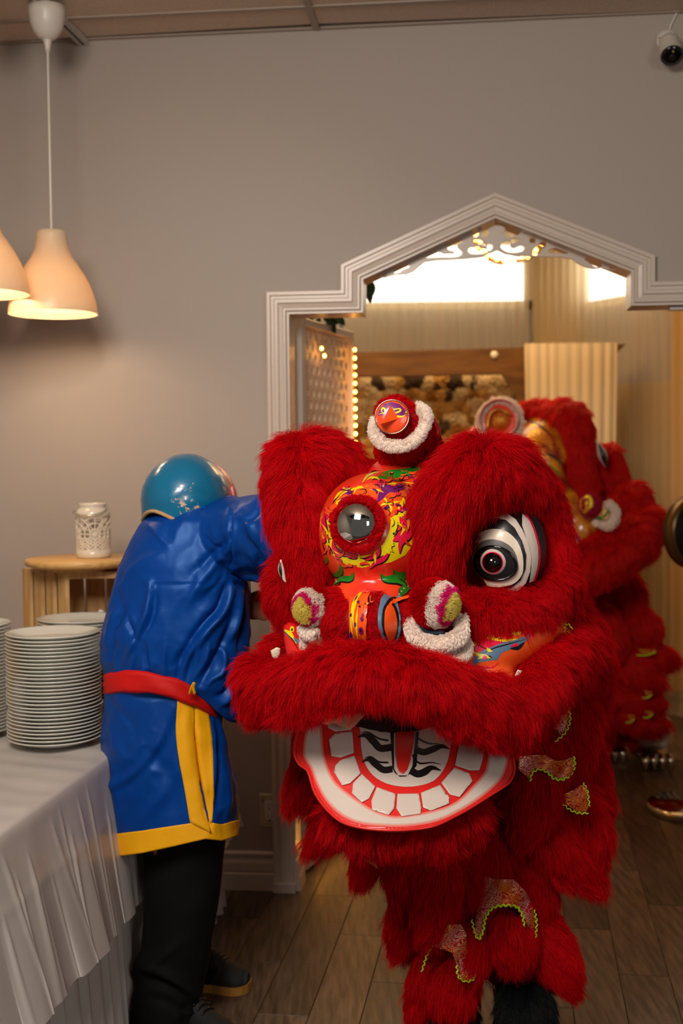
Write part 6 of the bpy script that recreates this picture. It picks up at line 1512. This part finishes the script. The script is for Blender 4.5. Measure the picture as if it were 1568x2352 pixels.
panel(C6([(615, 760), (640, 740), (700, 700), (735, 720), (738, 800), (715, 880), (660, 930), (640, 880), (618, 890)]), lambda x, y: 2.745, [C6([(722, 740), (736, 800), (720, 870), (680, 930), (625, 972)])])
panel(C6([(690, 1360), (760, 1330), (830, 1290), (862, 1350), (880, 1440), (850, 1505), (780, 1490), (700, 1430)]), lambda x, y: 2.755, [C6([(680, 1432), (730, 1475), (790, 1500), (865, 1505)]), C6([(835, 1282), (865, 1350), (870, 1400), (880, 1448)])])
panel(C6([(620, 70), (690, 110), (750, 170), (775, 250), (740, 310), (690, 290), (640, 230), (610, 200)]), lambda x, y: 2.73, [C6([(682, 295), (735, 322), (800, 290)]), C6([(695, 108), (730, 115), (750, 140)])], M_foil, 'foil_panel')
panel(C6([(520, 130), (560, 80), (590, 40), (615, 70), (620, 200), (560, 190), (510, 170)]), lambda x, y: 2.72, [], M_foil, 'foil_panel')
panel(C6([(850, 745), (890, 700), (895, 745), (905, 770)]), lambda x, y: 2.86, [C6([(840, 765), (870, 742), (905, 768)])])
panel(C6([(640, 1720), (700, 1760), (720, 1790), (660, 1800)]), lambda x, y: 2.80, [])
panel(C4([(300, 825), (350, 830), (430, 900), (400, 925), (330, 935), (295, 880)]), lambda x, y: 2.72, [])
panel(C3([(265, 560), (300, 540), (322, 545), (318, 590), (300, 620), (275, 600)]), lambda x, y: 2.60, [], P_cr, 'lining_tag')
panel(C6([(320, 500), (350, 445), (378, 450), (370, 480), (345, 508)]), lambda x, y: 2.575, [], P_cr, 'lining_tag')

# fingers of the dancer inside, on the edge of the jaw
dn = thing('person', Vector((at(1000, 2300, 3.1).x, 3.1, 0)), 'dancer inside the nearer lion, only fingers showing in its mouth', 'person')
hp = [ellipsoid(at(752, 1642, 2.58), .024, .02, .022), tube([at(752, 1640, 2.60), at(800, 1600, 2.8), at(930, 1560, 3.0)], [.022, .028, .036], 12, 12)]
for pts, r_ in ((((772, 1628), (790, 1650), (802, 1668), (815, 1660)), .0078), (((780, 1640), (800, 1656), (818, 1652), (834, 1640)), .0080), (((768, 1622), (786, 1636), (800, 1640), (826, 1634)), .0078), (((765, 1640), (780, 1660), (795, 1668)), .007), (((765, 1625), (790, 1622), (805, 1614)), .008)):
    k = len(pts); hp.append(tube([at(x, y, 2.575-.006*i) for i, (x, y) in enumerate(pts)], [r_]*(k-1)+[r_*.8], 10, 14))
torso = [tube([at(1050, 1500, 3.1), at(1060, 1700, 3.1), at(1070, 1900, 3.12)], [.10, .12, .12], 14, 8), tube([at(1000, 1520, 3.08), at(930, 1560, 3.0)], [.05, .036], 12, 5), ellipsoid(at(1040, 1370, 3.08), .085, .1, .11), tube([at(1050, 1430, 3.08), at(1050, 1500, 3.1)], .055, 12, 4),
  tube([at(1100, 1900, 3.12), at(1180, 2120, 3.06), at(1195, 2330, 3.04)], [.07, .05, .035], 12, 8), tube([at(1040, 1900, 3.12), at(1040, 2120, 3.12), at(1045, 2360, 3.08)], [.07, .05, .035], 12, 8)]
M_sk2 = mat('tan_skin', (206, 150, 116), .5, sss=.1)
remesh('body', hp+torso, .0055, M_sk2, dn, 3)
print('lion 1 done')

# ------------------------------------------------------------------ second lion in the back room
Y2 = 5.55
l2 = thing('lion_dance_costume', Vector((at(1430, 1700, 6.0).x, 6.0, 0)), 'farther red lion costume facing right in the back room, behind the nearer one', 'costume')
P_face2 = mat('far_painted_face', (140, 8, 10), .28, coat=.5, noise=(11, (236, 160, 26), 5, (1, 1, 1)), bump=(16, .2))
M2 = dict(fm=F_deep, par=l2)
def fp2(name, pts, n, L, comb, seed, extra=()): return furpart(name, l2, [ptube([(a, b, c, d) for a, b, c, d in p_], 14, 20) for p_ in pts]+list(extra), N_(n), L, comb, M_hide, F_deep, .014, 4, seed=seed, radius=.0013, spread=.012, nrm=.6, pts=4)
h2_ = remesh('painted_head', [blob(1230, 1080, 5.62, 90, 150, .24, 25), blob(1300, 1190, 5.55, 60, 90, .14, 30), blob(1335, 1220, 5.5, 50, 60, .12)], .016, P_face2, l2, 5); 
fp2('brow', [[(1200, 942, 5.62, 14), (1250, 948, 5.58, 20), (1312, 962, 5.45, 34), (1326, 1020, 5.45, 32), (1334, 1080, 5.45, 26), (1352, 1120, 5.45, 20)]], 10000, .05, (0.1, -.2, -.8), 201)
fp2('brow', [[(1395, 1045, 5.6, 22), (1405, 1085, 5.6, 30), (1405, 1120, 5.6, 24)]], 4500, .05, (.3, 0, -.8), 202)
fp2('snout', [[(1425, 1155, 5.5, 22), (1450, 1145, 5.5, 34), (1470, 1170, 5.5, 30), (1488, 1215, 5.5, 30)]], 6500, .05, (.5, 0, -.6), 203)
fp2('lower_lip', [[(1285, 1330, 5.4, 30), (1340, 1305, 5.35, 42), (1410, 1270, 5.35, 46), (1470, 1225, 5.4, 44), (1490, 1200, 5.4, 30)]], 12000, .055, (.4, -.1, -.8), 204)
fp2('cheek', [[(1215, 1240, 5.5, 30), (1250, 1290, 5.5, 34), (1300, 1340, 5.5, 40)]], 6000, .05, (.2, 0, -.9), 205)
th2 = bvh(h2_)
c5 = lambda x, y: (1020+x/2.861, 860+y/2.861); C5 = lambda L: [c5(*p) for p in L]
paint(h2_, th2, [stroke(C5(p), w_) for p, w_ in (([(540, 420), (600, 380), (680, 440), (710, 500)], 22), ([(560, 540), (620, 520), (700, 560)], 22), ([(540, 470), (600, 500), (680, 490)], 14), ([(770, 640), (800, 700), (790, 780)], 10), ([(820, 720), (850, 760), (880, 740)], 12), ([(740, 1030), (800, 1010), (850, 1040)], 16), ([(920, 980), (960, 1030), (980, 1070)], 12), ([(560, 340), (620, 330), (660, 360)], 9), ([(860, 1120), (900, 1100), (930, 1060)], 8))], M_foil, .004, 7, 5.5)
paint(h2_, th2, [C5([(600, 600), (640, 575), (700, 600), (760, 650), (750, 680), (690, 650), (620, 640)]), stroke(C5([(740, 1080), (800, 1190)]), 9), stroke(C5([(960, 1040), (985, 1075)]), 5)], P_gr, .006, 7, 5.5)
paint(h2_, th2, [stroke(C5([(780, 990), (830, 1060), (880, 1150)]), 26), stroke(C5([(850, 1040), (890, 1100)]), 14)], P_pu, .007, 7, 5.5)
paint(h2_, th2, [oval(*c5(830, 1010), 8, 10, 30), oval(*c5(820, 1060), 5, 4), oval(*c5(870, 1110), 4, 7)], P_cr, .009, 6, 5.5)
paint(h2_, th2, [stroke(C5(p), w_) for p, w_ in (([(580, 650), (680, 650), (780, 700), (800, 760)], 5), ([(520, 300), (620, 330), (720, 420)], 6), ([(640, 520), (720, 540), (800, 620)], 5))], P_bk, .0085, 6, 5.5)
# round crest with gold boss and white fur rim
cc2 = at(1148, 966, 5.36); s2 = mpp(5.4); ca = Vector((-.2, -1, .12)).normalized()
crest = mk('crest', *revolve([(44*s2, .06), (44*s2, 0), (36*s2, -.0), (20*s2, .01), (0, .014)], cc2, 40, ca), P_red, l2)
mk('gold_boss', *revolve([(26*s2, .006), (24*s2, .02), (14*s2, .035), (0, .04)], cc2, 32, ca), M_foil, crest)
mk('gold_boss', *tube([at(1118, 985, 5.33), at(1125, 950, 5.33), at(1148, 940, 5.33), at(1172, 952, 5.33)], .012, 8, 14, flat=.6), M_foil, crest)
ro = remesh('white_rim', [tube(ring3(cc2+ca*.0, ca, 46*s2), 8*s2, 10, caps=False)], .010, M_whide, crest, 2); fur('fur', ro, ro, N_(2500), .016, F_white, (0, -.5, -.3), seed=206, radius=.0011, nrm=.8)
mk('crest_side', *tube([at(1105, 985, 5.45), at(1085, 1010, 5.5), at(1060, 1040, 5.55)], [.03, .04, .05], 12, 12), P_red, l2)
fp2('neck_ruff', [[(1085, 1012, 5.6, 20), (1060, 1030, 5.62, 18), (1025, 1040, 5.62, 16)]], 1800, .04, (-.3, 0, -.8), 207)
# eye slit and pompoms
mk('eye', *tube([at(1372, 1018, 5.42), at(1383, 1045, 5.42), at(1390, 1070, 5.43)], [.008, .022, .006], 10, 14), P_wh, l2)
mk('eye_slit', *tube([at(1376, 1022, 5.40), at(1386, 1050, 5.395), at(1391, 1070, 5.41)], [.004, .012, .004], 10, 12), P_bk, l2)
pc2 = at(1355, 1160, 5.28); pr2 = 29*mpp(5.28)
def small_pom(c, r_, seed):
    o = mk('pompom', *ellipsoid(c, r_*.86, r_*.86, r_*.86, 28, 18), mat('pompom_magenta', (190, 30, 70), .8), l2)
    fur('fur', o, o, N_(2600), r_*.2, F_dark2, (0, 0, -.3), seed=seed, radius=.0011, nrm=1.1, amt=.2, grav=.01); return o
F_dark2 = furmat('crimson_fur', (176, 20, 52), (206, 34, 74), .6, .2, .25)
o = small_pom(pc2, pr2, 208); tp_ = bvh(o)
decals('painted_pattern', tp_, [stroke([(1332, 1170), (1334, 1148), (1352, 1142), (1356, 1160), (1340, 1176), (1332, 1168)], 7, None, (0, 0))], P_ye, o, .007, 5, 5.2)
decals('painted_pattern', tp_, [stroke([(1383, 1150), (1386, 1166), (1378, 1180), (1366, 1188)], 7)], P_wh, o, .012, 5, 5.2)
coil([(1398, 1160, 5.3, 12), (1412, 1178, 5.3, 13), (1400, 1205, 5.3, 13), (1370, 1200, 5.3, 10)], l2, n=2200, seed=209)
small_pom(at(1270, 1245, 5.3), 14*mpp(5.3), 210)
mk('green_band', *tube([at(1372, 1190, 5.26), at(1386, 1188, 5.25), at(1396, 1174, 5.26)], .008, 8, 12, flat=.6), P_gr, l2)
# body tiers
core2 = remesh('costume_body', [ptube([(1330, 1330, 5.8, 70), (1350, 1450, 5.95, 95), (1370, 1560, 6.0, 85), (1385, 1650, 6.02, 60)], 18, 20), tube([at(1330, 1400, 5.9), at(1230, 1400, 6.2), at(1150, 1420, 6.5)], [.2, .24, .22], 16, 10), tube([at(1440, 1600, 6.0), at(1465, 1690, 6.0)], [.09, .07], 12, 5), tube([at(1370, 1600, 6.2), at(1372, 1680, 6.22)], [.08, .06], 12, 5)], .025, M_hide, l2, 3)
fur('fur', core2, core2, N_(14000), .07, F_deep, (.1, -.1, -1), seed=211, radius=.0014, spread=.014, nrm=.5, pts=4)
F2 = [[(1400, 1300, 5.75, 26), (1440, 1360, 5.75, 34), (1455, 1420, 5.76, 20)], [(1430, 1400, 5.78, 24), (1475, 1440, 5.78, 34), (1490, 1470, 5.79, 20)], [(1380, 1400, 5.72, 30), (1400, 1470, 5.72, 36), (1390, 1520, 5.73, 20)], [(1440, 1500, 5.80, 26), (1500, 1508, 5.80, 24), (1535, 1512, 5.81, 16)], [(1400, 1500, 5.78, 30), (1460, 1540, 5.77, 34), (1500, 1560, 5.78, 20)], [(1400, 1590, 5.84, 28), (1460, 1600, 5.82, 30), (1505, 1612, 5.83, 16)], [(1410, 1640, 5.86, 30), (1470, 1650, 5.84, 30), (1515, 1662, 5.85, 14)], [(1340, 1550, 5.80, 36), (1370, 1630, 5.80, 36), (1390, 1690, 5.82, 14)], [(1330, 1420, 5.74, 34), (1335, 1500, 5.74, 38), (1340, 1560, 5.75, 20)]]
for i, p_ in enumerate(F2): fp2('fur_flap', [p_], 3600, .06, tuple((at(*p_[-1][:3])-at(*p_[0][:3])).normalized()+Vector((0, -.1, -.4))), 220+i)
for (x0_, y0_, x1_, y1_) in ((1465, 1490, 1505, 1502), (1478, 1585, 1496, 1600), (1480, 1632, 1498, 1645), (1410, 1425, 1420, 1435), (1440, 1640, 1456, 1656)):
    V = [at(x0_, y0_, 5.70), at(x1_, y0_+2, 5.70), at(x1_, y1_, 5.70), at(x0_+6, y1_, 5.70)]; o = mk('brocade_panel', V, [(0, 1, 2, 3)], M_foil, l2, smooth=False); mod(o, 'SOLIDIFY', thickness=.004)
    mk('rickrack_trim', *tube([at(x0_-2, y1_+3, 5.69), at((x0_+x1_)/2, y1_+3, 5.69), at(x1_, y1_-4, 5.69)], .0035, 6, 8), M_lime, o)
# feet: silver clawed shoes with white fur
M_sil = mat('silver_claw', (205, 200, 190), .2, metal=1.0)
def foot(px, n, seed, y=6.0):
    base = Vector((at(px, 1700, y).x, y, 0)); s = mpp(y)
    sh_ = remesh('clawed_shoe', [ellipsoid(base+Vector((0, -.05, .055)), .085, .14, .050)], .012, M_sil, l2, 3)
    for k in range(4): mk('claw', *tube([base+Vector((-.057+.038*k, -.17, .060)), base+Vector((-.060+.040*k, -.205, .050)), base+Vector((-.060+.040*k, -.215, .010))], [.020, .018, .006], 12, 10), M_sil, sh_)
    a_ = remesh('ankle_fur', [ellipsoid(base+Vector((.01, .0, .150)), .085, .10, .075)], .014, M_whide, l2, 2); fur('fur', a_, a_, N_(n), .045, F_white, (.1, -.3, -.8), seed=seed, radius=.0014, spread=.012, pts=4)
foot(1487, 3500, 231); foot(1382, 3500, 232, 6.15)
FUR_TOTAL = sum(len(c.curves) for c in bpy.data.hair_curves)
print('strands', FUR_TOTAL)
